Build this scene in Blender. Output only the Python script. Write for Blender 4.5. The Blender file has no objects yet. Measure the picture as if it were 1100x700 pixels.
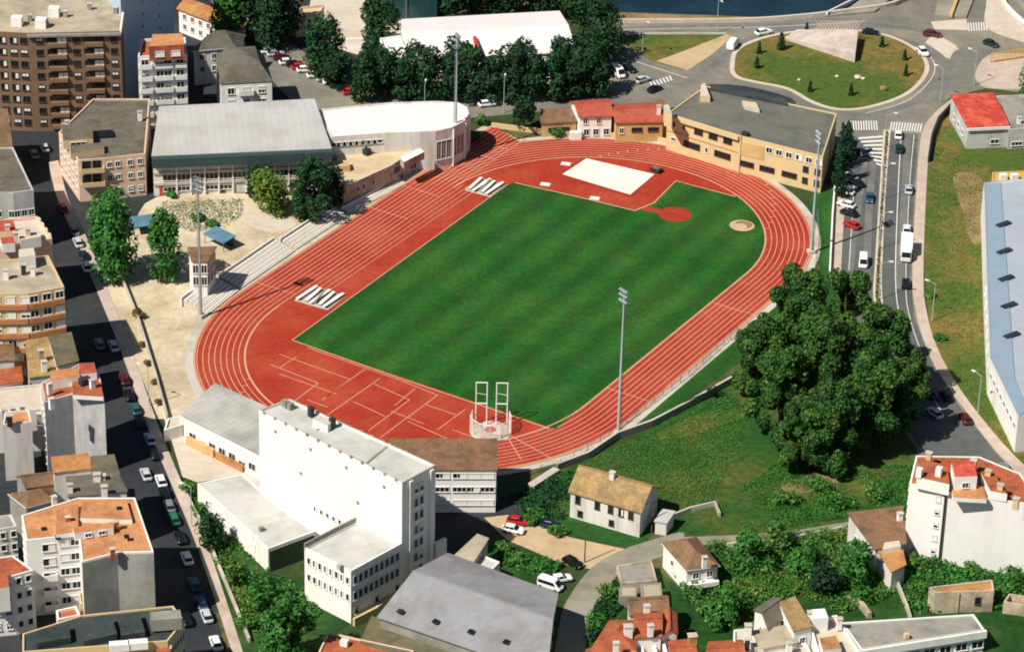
import bpy, bmesh, math, random
import numpy as np
from mathutils import Vector, Matrix
random.seed(7); RNG = np.random.default_rng(7)
S = bpy.context.scene
COL = S.collection
# ---------------------------------------------------------------- camera calibrated on the 400 m track
FPX, PITCH, ROLL, YAW = 3476.488, 0.4957403, 0.0256750, 1.0321460
CAM = np.array([-0.451, -591.876, 311.739])
_c, _s = math.cos(PITCH), math.sin(PITCH)
_r0 = np.array([1, 0, 0.]); FW = np.array([0, _c, -_s]); _u0 = np.array([0, _s, _c])
RT = math.cos(ROLL)*_r0 + math.sin(ROLL)*_u0
UP = -math.sin(ROLL)*_r0 + math.cos(ROLL)*_u0
def G(p, z=0.0):
    """survey helper: point of the plan at height z seen at photo position p"""
    d = FW*FPX + RT*(p[0]-550) + UP*(350-p[1])
    q = CAM + d*((z-CAM[2])/d[2])
    return (float(q[0]), float(q[1]))
UA = np.array([math.cos(YAW), math.sin(YAW)]); VA = np.array([math.sin(YAW), -math.cos(YAW)])
def FLD(u, v): q = UA*u + VA*v; return (float(q[0]), float(q[1]))
def toF(q): q = np.array(q[:2]); return (float(q@UA), float(q@VA))
TR, TL, TW = 36.5, 33.03, 9.4
cam = bpy.data.cameras.new('camera'); co = bpy.data.objects.new('camera', cam); COL.objects.link(co)
m = Matrix(((RT[0], UP[0], -FW[0], CAM[0]), (RT[1], UP[1], -FW[1], CAM[1]), (RT[2], UP[2], -FW[2], CAM[2]), (0, 0, 0, 1)))
co.matrix_world = m
cam.sensor_fit = 'HORIZONTAL'; cam.sensor_width = 36; cam.lens = 36*FPX/1100
cam.clip_start = 1; cam.clip_end = 6000
S.camera = co
# ---------------------------------------------------------------- light
AZ, EL = math.radians(40), math.radians(49)     # shadows run towards AZ
W = bpy.data.worlds.new('World'); S.world = W; W.use_nodes = True
nt = W.node_tree; sky = nt.nodes.new('ShaderNodeTexSky'); sky.sky_type = 'NISHITA'; sky.sun_disc = False
sky.sun_elevation = EL; sky.sun_rotation = math.atan2(-math.cos(AZ), -math.sin(AZ)); sky.air_density = .9; sky.dust_density = .2
bg = nt.nodes['Background']; nt.links.new(sky.outputs[0], bg.inputs[0]); bg.inputs[1].default_value = 0.05
sl = bpy.data.lights.new('sun', 'SUN'); sl.energy = 4.9; sl.angle = math.radians(.5); sl.color = (1, .95, .87)
so = bpy.data.objects.new('sun', sl); COL.objects.link(so)
sd = Vector((math.cos(AZ)*math.cos(EL), math.sin(AZ)*math.cos(EL), -math.sin(EL)))
so.rotation_euler = sd.to_track_quat('-Z', 'Y').to_euler(); so.location = (0, 0, 400)
S.view_settings.view_transform = 'Standard'; S.view_settings.look = 'None'; S.view_settings.exposure = .22; S.view_settings.gamma = 1
S.view_settings.use_curve_mapping = False
S.render.engine = 'CYCLES'; S.cycles.filter_width = 1.9; S.cycles.max_bounces = 5; S.cycles.diffuse_bounces = 2
# ---------------------------------------------------------------- materials
MATS = {}
def lin(c):
    return tuple(((x/255)/12.92 if x/255 <= .04045 else ((x/255+.055)/1.055)**2.4) for x in c)
def mat(name, rgb, var=.18, scale=.35, rough=.9, rgb2=None, patch=.06, pthr=(.45, .62), pat=None, ps=(1, .4), pc=.55, bump=0, bands=None, spec=.25, metal=0, coord='Object', island=0, stretch=None):
    """rgb: base colour (0-255 sRGB). var: fine mottling. rgb2: second colour in large patches. pat: 'brick','seams','tiles' drawn in face metres."""
    M = bpy.data.materials.new(name); M.use_nodes = True; n = M.node_tree.nodes; L = M.node_tree.links
    B = n['Principled BSDF']; B.inputs['Roughness'].default_value = rough; B.inputs['Metallic'].default_value = metal
    B.inputs['Specular IOR Level'].default_value = spec
    a = lin(rgb)
    tc = n.new('ShaderNodeTexCoord'); vec = tc.outputs[coord]
    if stretch:
        mp = n.new('ShaderNodeMapping'); mp.vector_type = 'TEXTURE'; mp.inputs['Rotation'].default_value = (0, 0, stretch[0]); mp.inputs['Scale'].default_value = (1/stretch[1], 1/stretch[2], 1/stretch[3] if len(stretch) > 3 else 1)
        L.new(vec, mp.inputs[0]); vec = mp.outputs[0]
    n1 = n.new('ShaderNodeTexNoise'); n1.inputs['Scale'].default_value = scale; n1.inputs['Detail'].default_value = 6; n1.inputs['Roughness'].default_value = .7
    L.new(vec, n1.inputs['Vector'])
    mr = n.new('ShaderNodeMapRange'); mr.inputs[1].default_value = .28; mr.inputs[2].default_value = .72; mr.inputs[3].default_value = 1-var; mr.inputs[4].default_value = 1+var
    L.new(n1.outputs['Fac'], mr.inputs[0])
    base = n.new('ShaderNodeRGB'); base.outputs[0].default_value = (*a, 1); cur = base.outputs[0]
    if rgb2:
        n2 = n.new('ShaderNodeTexNoise'); n2.inputs['Scale'].default_value = patch; n2.inputs['Detail'].default_value = 7; n2.inputs['Roughness'].default_value = .65
        L.new(vec, n2.inputs['Vector'])
        r2 = n.new('ShaderNodeMapRange'); r2.inputs[1].default_value = pthr[0]; r2.inputs[2].default_value = pthr[1]; L.new(n2.outputs['Fac'], r2.inputs[0])
        mx = n.new('ShaderNodeMix'); mx.data_type = 'RGBA'; L.new(r2.outputs[0], mx.inputs[0]); L.new(cur, mx.inputs[6]); mx.inputs[7].default_value = (*lin(rgb2), 1)
        cur = mx.outputs[2]
    fac = mr.outputs[0]
    if bands:   # mowing bands across the given direction: (angle, width in metres, strength)
        mb_ = n.new('ShaderNodeMapping'); mb_.vector_type = 'TEXTURE'; mb_.inputs['Rotation'].default_value = (0, 0, bands[0]); L.new(tc.outputs['Object'], mb_.inputs[0])
        wv = n.new('ShaderNodeTexWave'); wv.wave_type = 'BANDS'; wv.bands_direction = 'Y'; wv.inputs['Scale'].default_value = math.pi/(10*bands[1]); wv.inputs['Distortion'].default_value = 1.6; wv.inputs['Detail'].default_value = 3; wv.inputs['Detail Scale'].default_value = 2.5
        L.new(mb_.outputs[0], wv.inputs['Vector'])
        wr_ = n.new('ShaderNodeMapRange'); wr_.inputs[3].default_value = 1-bands[2]; wr_.inputs[4].default_value = 1+bands[2]; L.new(wv.outputs['Fac'], wr_.inputs[0])
        wm_ = n.new('ShaderNodeMath'); wm_.operation = 'MULTIPLY'; L.new(fac, wm_.inputs[0]); L.new(wr_.outputs[0], wm_.inputs[1]); fac = wm_.outputs[0]
    if pat:
        uv = tc.outputs['UV']
        bt = n.new('ShaderNodeTexBrick'); bt.inputs['Scale'].default_value = 1; L.new(uv, bt.inputs['Vector'])
        bt.inputs['Brick Width'].default_value = ps[0]; bt.inputs['Row Height'].default_value = ps[1]
        bt.inputs['Mortar Size'].default_value = {'brick': .03, 'seams': .05, 'tiles': .05}[pat]
        bt.inputs['Mortar Smooth'].default_value = .3; bt.inputs['Bias'].default_value = 0
        bt.offset = {'brick': .5, 'seams': 0., 'tiles': 0.}[pat]
        bt.inputs['Color1'].default_value = (1, 1, 1, 1); v2 = {'brick': .86, 'seams': .965, 'tiles': .88}[pat]; bt.inputs['Color2'].default_value = (v2, v2, v2, 1); bt.inputs['Mortar'].default_value = (pc, pc, pc, 1)
        mm = n.new('ShaderNodeMix'); mm.data_type = 'RGBA'; mm.blend_type = 'MULTIPLY'; mm.inputs[0].default_value = 1
        L.new(cur, mm.inputs[6]); L.new(bt.outputs['Color'], mm.inputs[7]); cur = mm.outputs[2]
    if island:
        ge = n.new('ShaderNodeNewGeometry'); ri = n.new('ShaderNodeMapRange'); ri.inputs[3].default_value = 1-island; ri.inputs[4].default_value = 1+island*1.3
        L.new(ge.outputs['Random Per Island'], ri.inputs[0])
        mu = n.new('ShaderNodeMath'); mu.operation = 'MULTIPLY'; L.new(fac, mu.inputs[0]); L.new(ri.outputs[0], mu.inputs[1]); fac = mu.outputs[0]
    sc = n.new('ShaderNodeVectorMath'); sc.operation = 'SCALE'; L.new(cur, sc.inputs[0]); L.new(fac, sc.inputs['Scale'])
    L.new(sc.outputs[0], B.inputs['Base Color'])
    if bump:
        bp = n.new('ShaderNodeBump'); bp.inputs['Strength'].default_value = bump; bp.inputs['Distance'].default_value = .3
        L.new(n1.outputs['Fac'], bp.inputs['Height']); L.new(bp.outputs[0], B.inputs['Normal'])
    MATS[name] = M
    return M
def K(n): return MATS[n]
# ground
mat('scrub', (52, 70, 32), .4, .5, rgb2=(128, 112, 66), patch=.025, pthr=(.5, .66), bump=.6)
mat('lawn', (34, 80, 25), .5, .7, rgb2=(92, 94, 42), patch=.035, pthr=(.46, .66), bump=.8)
mat('lush', (26, 66, 20), .5, .7, rgb2=(58, 88, 34), patch=.05, pthr=(.45, .62), bump=.9)
mat('meadow', (74, 94, 34), .4, .6, rgb2=(124, 104, 54), patch=.035, pthr=(.47, .62), bump=.6)
mat('turf', (23, 80, 20), .36, 1.0, rgb2=(50, 92, 30), patch=.05, pthr=(.38, .68), bands=(YAW, 8.5, .2), bump=.4)
mat('tartan', (158, 49, 29), .22, 1.1, rgb2=(176, 78, 52), patch=.07, pthr=(.42, .72), rough=.85)
mat('tartan_dark', (156, 46, 33), .10, .6, rgb2=(164, 60, 42), patch=.12, rough=.85)
mat('line_paint', (222, 172, 148), .14, 1.2)
mat('kerb_paint', (198, 156, 120), .15, .6)
mat('road_paint', (225, 222, 212), .2, 1.5)
mat('sand', (204, 190, 160), .2, .7, rgb2=(170, 150, 118), patch=.06, pthr=(.45, .66), bump=.3)
mat('dirt', (192, 166, 130), .14, .3, rgb2=(176, 152, 116), patch=.08, pthr=(.5, .66))
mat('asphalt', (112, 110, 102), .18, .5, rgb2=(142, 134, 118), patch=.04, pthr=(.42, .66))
mat('asphalt_dark', (46, 50, 54), .18, .4, rgb2=(60, 62, 62), patch=.05, pthr=(.42, .66))  # asphalt colour darkened to stand in for building shade on the west street
mat('worn_asphalt', (122, 120, 112), .16, .7, rgb2=(102, 102, 98), patch=.12, pthr=(.4, .66))
mat('asphalt_mid', (84, 88, 88), .16, .5, rgb2=(104, 104, 98), patch=.08, pthr=(.42, .66))
mat('lane_road', (150, 146, 128), .12, .4, rgb2=(128, 122, 104), patch=.07)
mat('paving', (198, 180, 164), .10, .5, rgb2=(190, 168, 150), patch=.09, pat='brick', ps=(2, 2), pc=.86)
mat('pale_paving', (202, 190, 172), .12, .6, rgb2=(196, 180, 160), patch=.12)
mat('pit', (232, 226, 212), .05, .5, rgb2=(222, 214, 200), patch=.15)
mat('soil', (148, 122, 86), .25, .6, rgb2=(118, 100, 64), patch=.1)
mat('river', (12, 36, 48), .25, .12, rough=.25, spec=.5, rgb2=(26, 52, 62), patch=.03, bump=.15)
# buildings
mat('white_wall', (236, 232, 224), .04, .5, rgb2=(214, 208, 196), patch=.35, pthr=(.52, .75), stretch=(0, 1, 1, .14))
mat('white_panel', (238, 234, 227), .03, .6, pat='seams', ps=(3.2, 3), pc=.96, rgb2=(229, 224, 215), patch=.35, pthr=(.5, .72), stretch=(0, 1, 1, .09))
mat('blue_shade_wall', (168, 190, 206), .05, .3)  # near-white wall; the blue of its shade is put into the colour
mat('stained_white', (220, 214, 206), .08, .5, rgb2=(188, 180, 168), patch=.35, pthr=(.46, .68), stretch=(0, 1, 1, .16))
mat('grey_render', (176, 172, 162), .10, .4, rgb2=(150, 148, 138), patch=.15, pat='seams', ps=(1.6, 40), pc=.85)
mat('grey_block', (206, 202, 198), .08, .4, rgb2=(178, 174, 170), patch=.3, stretch=(0, 1, 1, .2), pat='brick', ps=(1.6, .9), pc=.9)
mat('brown_brick', (134, 106, 84), .15, .7, pat='brick', ps=(.9, .5), pc=.75)
mat('orange_brick', (190, 130, 82), .12, .7, pat='brick', ps=(.9, .5), pc=.8)
mat('pink_wall', (226, 194, 168), .06, .4, rgb2=(210, 176, 150), patch=.15)
mat('cream_wall', (206, 182, 138), .06, .4, rgb2=(212, 186, 136), patch=.15)
mat('ochre_wall', (206, 172, 118), .08, .4, rgb2=(188, 152, 100), patch=.15)
mat('stone_wall', (196, 180, 158), .22, .8, rgb2=(150, 136, 114), patch=.25, pat='brick', ps=(1.0, .55), pc=.7)
mat('stone_slab', (206, 190, 178), .12, .6, rgb2=(186, 170, 158), patch=.2, pat='brick', ps=(1.5, 1.5), pc=.9)
mat('rubble', (204, 186, 158), .2, .9, rgb2=(160, 146, 122), patch=.3, pat='brick', ps=(.9, .6), pc=.7)
mat('concrete', (196, 188, 174), .10, .5, rgb2=(172, 162, 146), patch=.15)
mat('concrete_grey', (150, 146, 136), .12, .5, rgb2=(122, 120, 110), patch=.15)
mat('dark_fascia', (58, 78, 76), .15, .4, pat='seams', ps=(2.2, 30), pc=.7, rough=.6)
mat('dark_green_wall', (58, 74, 58), .2, .5, pat='seams', ps=(1.2, 30), pc=.7)
mat('tile_orange', (206, 128, 76), .20, .9, rgb2=(196, 100, 54), patch=.25, pat='tiles', ps=(.55, .8), pc=.72)
mat('tile_light', (206, 146, 98), .2, .9, rgb2=(182, 122, 82), patch=.2, pat='tiles', ps=(.55, .8), pc=.78)
mat('tile_red', (180, 90, 70), .18, .9, rgb2=(168, 74, 58), patch=.25, pat='tiles', ps=(.6, .9), pc=.75)
mat('red_metal', (186, 66, 52), .12, .6, rgb2=(214, 100, 80), patch=.3, pat='seams', ps=(1.1, 30), pc=.75)
mat('tile_rust', (182, 100, 64), .24, .9, rgb2=(150, 82, 56), patch=.3, pat='tiles', ps=(.55, .8), pc=.72)
mat('tile_brown', (140, 106, 78), .25, .9, rgb2=(108, 88, 66), patch=.25, pat='tiles', ps=(.6, .9), pc=.7)
mat('tile_tan', (172, 142, 96), .2, .9, rgb2=(140, 118, 80), patch=.3, pat='tiles', ps=(.6, .9), pc=.75)
mat('tile_ochre', (190, 138, 84), .15, .8, rgb2=(164, 112, 70), patch=.3, pat='tiles', ps=(.7, .9), pc=.8)
mat('slate', (112, 106, 92), .18, .6, rgb2=(92, 88, 76), patch=.2, pat='tiles', ps=(1.2, 1.1), pc=.85)
mat('slate_dark', (66, 74, 72), .2, .6, rgb2=(50, 58, 58), patch=.2, pat='tiles', ps=(1.2, 1.1), pc=.8)
mat('school_roof', (112, 110, 100), .12, .3, rgb2=(98, 100, 94), patch=.1, pat='tiles', ps=(2, 1.2), pc=.93)
mat('flat_roof', (178, 166, 142), .12, .4, rgb2=(150, 140, 118), patch=.15)
mat('gravel_roof', (198, 196, 186), .08, .5, rgb2=(178, 176, 168), patch=.1, pat='seams', ps=(7, 7), pc=.9)
mat('beige_roof', (206, 186, 150), .08, .4, rgb2=(188, 166, 130), patch=.12, pthr=(.45, .65))
mat('metal_grey', (190, 187, 182), .06, .4, rgb2=(176, 171, 164), patch=.1, pat='seams', ps=(1.6, 5.5), pc=.74, rough=.6)
mat('metal_white', (232, 223, 220), .03, .4, rgb2=(230, 223, 218), patch=.12, pat='seams', ps=(5, 30), pc=.93, rough=.6)
mat('corrugated', (184, 182, 174), .14, .6, rgb2=(154, 152, 142), patch=.15, pat='seams', ps=(1.4, 9), pc=.72, rough=.7)
mat('fibre_light', (150, 150, 150), .09, .5, rgb2=(134, 132, 130), patch=.12, pat='tiles', ps=(1.2, 1.6), pc=.94)
mat('shed_blue', (166, 172, 180), .06, .5, rgb2=(172, 178, 186), patch=.1, pat='seams', ps=(6, 9), pc=.8, rough=.6)
mat('strip_blue', (140, 158, 172), .06, .4, rough=.5)
mat('tarp_blue', (92, 128, 148), .15, .8, rgb2=(72, 108, 128), patch=.3, rough=.6)
mat('olive_roof', (112, 106, 80), .2, .6, rgb2=(90, 88, 66), patch=.2, pat='tiles', ps=(.8, 1), pc=.85)
mat('glass', (26, 32, 36), .2, .5, rough=.15, spec=.5)
mat('teal_glass', (44, 78, 86), .2, .3, rough=.25, spec=.5, pat='seams', ps=(1.5, 3), pc=.6)
mat('blind', (232, 228, 218), .05, 1)
mat('frame_white', (224, 222, 216), .05, 1)
mat('frame_dark', (70, 66, 60), .1, 1)
mat('iron', (120, 128, 130), .1, 1, rough=.5, metal=.4)
mat('pole_grey', (168, 178, 178), .06, .6, rough=.5)
mat('dark_metal', (48, 54, 56), .1, 1, rough=.5)
mat('white_metal', (232, 230, 222), .05, 1, rough=.5)
mat('lamp_glass', (190, 205, 210), .1, 1, rough=.15, spec=.6)
mat('rubber', (22, 22, 22), .1, 2)
mat('net', (226, 214, 204), .1, 1)
mat('yellow_steel', (206, 160, 62), .2, 1)
# plants
mat('leaf_mid', (52, 104, 38), .35, .25, island=.45, rough=.7)
mat('leaf_dark', (28, 66, 32), .35, .25, island=.45, rough=.7)
mat('leaf_deep', (22, 54, 30), .35, .3, island=.4, rough=.7)
mat('leaf_grove', (40, 78, 27), .4, .12, island=.5, rough=.7, rgb2=(66, 96, 32), patch=.16)
mat('leaf_yellow', (98, 120, 40), .3, .4, island=.4, rough=.7, rgb2=(70, 104, 36), patch=.35)
mat('leaf_bush', (62, 106, 38), .35, .4, island=.45, rough=.7, rgb2=(92, 118, 46), patch=.12)
mat('leaf_dry', (120, 96, 62), .3, .6, island=.4)
mat('bark', (92, 76, 60), .25, 1.5)
PAINTS = {'white': (236, 236, 232), 'black': (20, 22, 24), 'maroon': (96, 26, 28), 'red': (190, 36, 34), 'grey': (120, 126, 130), 'silver': (190, 194, 196),
          'teal': (44, 88, 98), 'blue': (46, 74, 112), 'green': (40, 112, 84), 'dark green': (26, 52, 46), 'cream': (222, 210, 180), 'dark blue': (26, 38, 60)}
for k, v in PAINTS.items(): mat('paint_'+k.replace(' ', '_'), v, .03, 1, rough=.3, spec=.5)
# ---------------------------------------------------------------- mesh helper
class MB:
    def __init__(s): s.v = []; s.f = []; s.m = []; s.mats = []
    def mi(s, m):
        if m not in s.mats: s.mats.append(m)
        return s.mats.index(m)
    def face(s, pts, m):
        b = len(s.v); s.v += [tuple(p) for p in pts]; s.f.append(tuple(range(b, b+len(pts)))); s.m.append(s.mi(m))
    def prism(s, poly, z0, z1, m, top=True, bot=False, mtop=None):
        n = len(poly)
        z0 = z0 if hasattr(z0, '__len__') else [z0]*n; z1 = z1 if hasattr(z1, '__len__') else [z1]*n
        for i in range(n):
            j = (i+1) % n
            s.face([(*poly[i], z0[i]), (*poly[j], z0[j]), (*poly[j], z1[j]), (*poly[i], z1[i])], m)
        if top: s.face([(*poly[i], z1[i]) for i in range(n)], mtop or m)
        if bot: s.face([(*poly[i], z0[i]) for i in reversed(range(n))], m)
    def box(s, c, size, m, rot=0.0, bot=True):
        cx, cy, z0 = c; a, b, h = size; cr, sr = math.cos(rot), math.sin(rot)
        P = [(cx+x*cr-y*sr, cy+x*sr+y*cr) for x, y in ((-a/2, -b/2), (a/2, -b/2), (a/2, b/2), (-a/2, b/2))]
        s.prism(P, z0, z0+h, m, True, bot)
    def tube(s, p0, p1, r0, r1, m, n=8, cap=True):
        p0 = Vector(p0); p1 = Vector(p1); d = (p1-p0).normalized()
        a = d.orthogonal().normalized(); b = d.cross(a)
        R0 = [p0+(a*math.cos(t)+b*math.sin(t))*r0 for t in [2*math.pi*i/n for i in range(n)]]
        R1 = [p1+(a*math.cos(t)+b*math.sin(t))*r1 for t in [2*math.pi*i/n for i in range(n)]]
        for i in range(n):
            j = (i+1) % n; s.face([R0[i], R0[j], R1[j], R1[i]], m)
        if cap: s.face(R1, m); s.face(R0[::-1], m)
    def slab(s, pts, t, m):
        """sloped plate of vertical thickness t; pts are its upper face, counter-clockwise"""
        lo = [(x, y, z-t) for x, y, z in pts]; n = len(pts)
        s.face(pts, m); s.face(lo[::-1], m)
        for i in range(n):
            j = (i+1) % n; s.face([lo[i], lo[j], pts[j], pts[i]], m)
    def build(s, name, parent=None, org=(0, 0, 0), label=None):
        me = bpy.data.meshes.new(name); o3 = np.array(org)
        me.from_pydata([tuple(np.array(p)-o3) for p in s.v], [], s.f)
        for m in s.mats: me.materials.append(MATS[m])
        me.polygons.foreach_set('material_index', s.m)
        uv = me.uv_layers.new(name='UVMap')
        for p in me.polygons:
            n = p.normal; vs = [me.vertices[i].co for i in p.vertices]
            if abs(n.z) > .97:
                e = max(((vs[(k+1) % len(vs)]-vs[k]) for k in range(len(vs))), key=lambda q: q.length); u = Vector((e.x, e.y, 0))
                u = u.normalized() if u.length > 1e-6 else Vector((1, 0, 0)); w = Vector((-u.y, u.x, 0))
            else:
                u = Vector((0, 0, 1)).cross(n).normalized(); w = n.cross(u)
            for li, vi in zip(p.loop_indices, p.vertices):
                q = me.vertices[vi].co - vs[0]*0; uv.data[li].uv = (q.dot(u)+500, q.dot(w)+500)
        me.update()
        o = bpy.data.objects.new(name, me); COL.objects.link(o)
        if parent: o.parent = parent
        else: o.location = org
        if label: o['label'] = label
        return o
def tag(o, label, cat, group=None):
    o['label'] = label; o['category'] = cat
    if group: o['group'] = group
    return o
def thing(name, label, cat, loc=(0, 0, 0), rz=0, group=None):
    o = bpy.data.objects.new(name, None); COL.objects.link(o); o.empty_display_size = .5
    o.location = loc; o.rotation_euler = (0, 0, rz)
    return tag(o, label, cat, group)
def struct(o, kind='structure'): o['kind'] = kind; return o
def area(p):
    return sum(p[i][0]*p[(i+1) % len(p)][1]-p[(i+1) % len(p)][0]*p[i][1] for i in range(len(p)))/2
def ccw(p): return list(p) if area(p) > 0 else list(p)[::-1]
def inset(p, d):
    n = len(p); out = []
    for i in range(n):
        a = Vector(p[i-1]); b = Vector(p[i]); c = Vector(p[(i+1) % n])
        e1 = (b-a).normalized(); e2 = (c-b).normalized(); n1 = Vector((-e1.y, e1.x)); n2 = Vector((-e2.y, e2.x))
        k = n1+n2; k = k/max(.25, k.dot(n1)) if k.length > 1e-6 else n1
        out.append(tuple(b+k*d))
    return out
def smooth(pts, closed=False, n=6):
    P = [np.array(p, float) for p in pts]; N = len(P); out = []
    rng = range(N) if closed else range(N-1)
    for i in rng:
        p1, p2 = P[i], P[(i+1) % N]
        p0 = P[i-1] if (closed or i > 0) else p1; p3 = P[(i+2) % N] if (closed or i+2 < N) else p2
        for k in range(n):
            t = k/n; out.append(tuple(.5*((2*p1)+(-p0+p2)*t+(2*p0-5*p1+4*p2-p3)*t*t+(-p0+3*p1-3*p2+p3)*t**3)))
    if not closed: out.append(tuple(P[-1]))
    return out
def sheet(name, pts, z, m, kerb=0, mk=None):
    """flat ground sheet (world XY polygon) at height z, optionally with a kerb face down to 0"""
    p = ccw(pts); bm = bmesh.new(); vs = [bm.verts.new((x, y, z)) for x, y in p]; f = bm.faces.new(vs)
    if f.normal.z < 0: f.normal_flip()
    bm.normal_update()
    bmesh.ops.triangulate(bm, faces=[f])
    if kerb:
        lo = [bm.verts.new((x, y, z-kerb)) for x, y in p]
        for i in range(len(p)):
            j = (i+1) % len(p); g = bm.faces.new((lo[i], lo[j], vs[j], vs[i])); g.material_index = 1 if mk else 0
    me = bpy.data.meshes.new(name); bm.to_mesh(me); bm.free(); me.materials.append(K(m))
    if mk: me.materials.append(K(mk))
    uv = me.uv_layers.new(name='UVMap')
    for l in me.loops: q = me.vertices[l.vertex_index].co; uv.data[l.index].uv = (q.x+500, q.y+500)
    o = bpy.data.objects.new(name, me); COL.objects.link(o); return struct(o)
def px(pts, z=0): return [G(p, z) for p in pts]
def ang(p, q): a = G(p); b = G(q); return math.atan2(b[1]-a[1], b[0]-a[0])
def strip(mb, pts, w, z, m, closed=False):
    n = len(pts); L = []; R = []
    for i in range(n):
        a = Vector(pts[i-1] if (closed or i > 0) else pts[i]); b = Vector(pts[(i+1) % n] if (closed or i < n-1) else pts[i])
        d = (b-a).normalized(); k = Vector((-d.y, d.x))*w/2; c = Vector(pts[i]); L.append(c+k); R.append(c-k)
    for i in range(n if closed else n-1):
        j = (i+1) % n; mb.face([(*R[i], z), (*R[j], z), (*L[j], z), (*L[i], z)], m)
# ================================================================ THE GROUND
def big():
    n = 2400; p = [(-n, -n), (n, -n), (n, n), (-n, n)]
    return sheet('terrain', p, 0, 'scrub')
big()
# roads first
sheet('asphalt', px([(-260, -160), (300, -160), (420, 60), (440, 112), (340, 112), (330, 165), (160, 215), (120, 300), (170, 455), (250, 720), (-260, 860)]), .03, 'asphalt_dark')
sheet('road', px([(215, -20), (300, 40), (395, 98), (655, 100), (655, 24), (800, 24), (905, 12), (1000, -30), (1260, -30), (1260, 100), (1100, 100), (1060, 95), (1022, 104), (1004, 122), (990, 150), (983, 210), (980, 300), (985, 340), (1003, 390), (1035, 440), (1075, 490), (1115, 520), (1125, 640), (1010, 520), (965, 470), (925, 410), (902, 350), (891, 290), (891, 200), (898, 130), (760, 110), (720, 116), (600, 118), (420, 135), (330, 125), (250, 45)]), .035, 'asphalt')
sheet('avenue', px([(905, 152), (918, 146), (946, 165), (953, 142), (986, 144), (982, 200), (978, 300), (982, 340), (1001, 390), (1033, 440), (1073, 490), (1115, 530), (1120, 600), (1010, 512), (968, 452), (930, 400), (905, 345), (894, 290), (899, 190)]), .04, 'asphalt_mid')
sheet('yard', px(smooth([(110, 300), (140, 250), (168, 212), (270, 208), (352, 215), (375, 218), (440, 196), (330, 275), (226, 344), (214, 380), (220, 415), (228, 425), (196, 452), (178, 462), (156, 415), (132, 355)], True, 4)), .06, 'sand')
sheet('rubble_ground', px(smooth([(262, 228), (300, 232), (318, 240), (300, 250), (270, 244)], True, 4)), .068, 'pale_paving')
sheet('yard_corner', px([(178, 452), (200, 440), (282, 500), (285, 530), (262, 512), (212, 518), (196, 512)]), .07, 'pale_paving')
sheet('plaza', px([(300, 25), (332, 10), (345, -60), (470, -60), (448, 62), (415, 68), (380, 58), (340, 45)]), .06, 'pale_paving')
# track, its concrete surround and the pitch
def oval(R, u0=TL, n=48, full=True):
    t = np.linspace(-math.pi/2, math.pi/2, n)
    a = [FLD(TL+R*math.cos(k), R*math.sin(k)) for k in t]
    b = [FLD(-TL-R*math.cos(k), -R*math.sin(k)) for k in t]
    return a+b
def vtop(R):   # outline with the sprint straight run on to the north corner
    t = np.linspace(-math.pi/2, math.pi/2, 48); uN = toF(G((545, 140)))[0]
    pts = [FLD(uN, -R)]+[FLD(TL+R*math.cos(k), R*math.sin(k)) for k in t if math.sin(k) > -.82]
    pts += [FLD(-TL-R*math.cos(k), -R*math.sin(k)) for k in t]
    return pts
RO = TR+TW
sheet('track_apron', vtop(RO+2.3), .08, 'concrete')
sheet('running_track', vtop(RO+.35), .14, 'tartan', .14)
# pitch outline: photo straight edges, kerb arc on the north east, kerb straight on the east
pu = lambda q: toF(G(q))
e1, e2, e3 = pu((790, 212)), pu((726, 195)), pu((702, 219))
arc = []
th0 = math.atan2(e1[1], e1[0]-TL)
for k in np.linspace(max(-1.2, th0), math.pi/2, 24): arc.append(FLD(TL+(TR-.3)*math.cos(k), (TR-.3)*math.sin(k)))
pitch = px([(314, 366), (545, 199), (553, 197), (563, 198), (620, 212), (682, 227), (702, 219), (726, 195)])+arc
se = pu((592, 460)); pitch += [FLD(max(se[0], -TL-20), TR-.3)]
sheet('pitch', pitch, .17, 'turf')
ln = MB(); z = .165
for k in range(0, 9):
    R = TR+k*TW/8
    strip(ln, oval(R), .13 if k else .16, z, 'line_paint', True)
uN = pu((545, 142))[0]
for k in range(0, 9):
    strip(ln, [FLD(TL-2, -(TR+k*TW/8)), FLD(uN-.6, -(TR+k*TW/8))], .13, z+.002, 'line_paint')
for k in range(1, 5): strip(ln, [FLD(-24, -(TR-1.22*k)), FLD(TL+3, -(TR-1.22*k))], .11, z+.003, 'line_paint')
for u, a, b in ((TL-5, 0, 8), (-TL+6, 0, 8), (uN-8, 0, 8), (uN-14, 0, 8), (15, 0, 8)):
    strip(ln, [FLD(u, -TR), FLD(u, -RO)], .12, z+.004, 'line_paint')
for k in range(8):   # stagger marks on the bends
    for s0, th in ((1, .95-.07*k), (1, -.5+.05*k), (-1, -.7+.06*k), (-1, .55-.05*k)):
        a = [FLD(s0*(TL+(TR+TW*(k+f)/8)*math.cos(th)), (TR+TW*(k+f)/8)*math.sin(th)) for f in (.05, .95)]
        strip(ln, a, .16, z+.005, 'line_paint')
for u in (-25, 18): strip(ln, [FLD(u, TR), FLD(u, RO)], .12, z+.004, 'line_paint')
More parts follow.
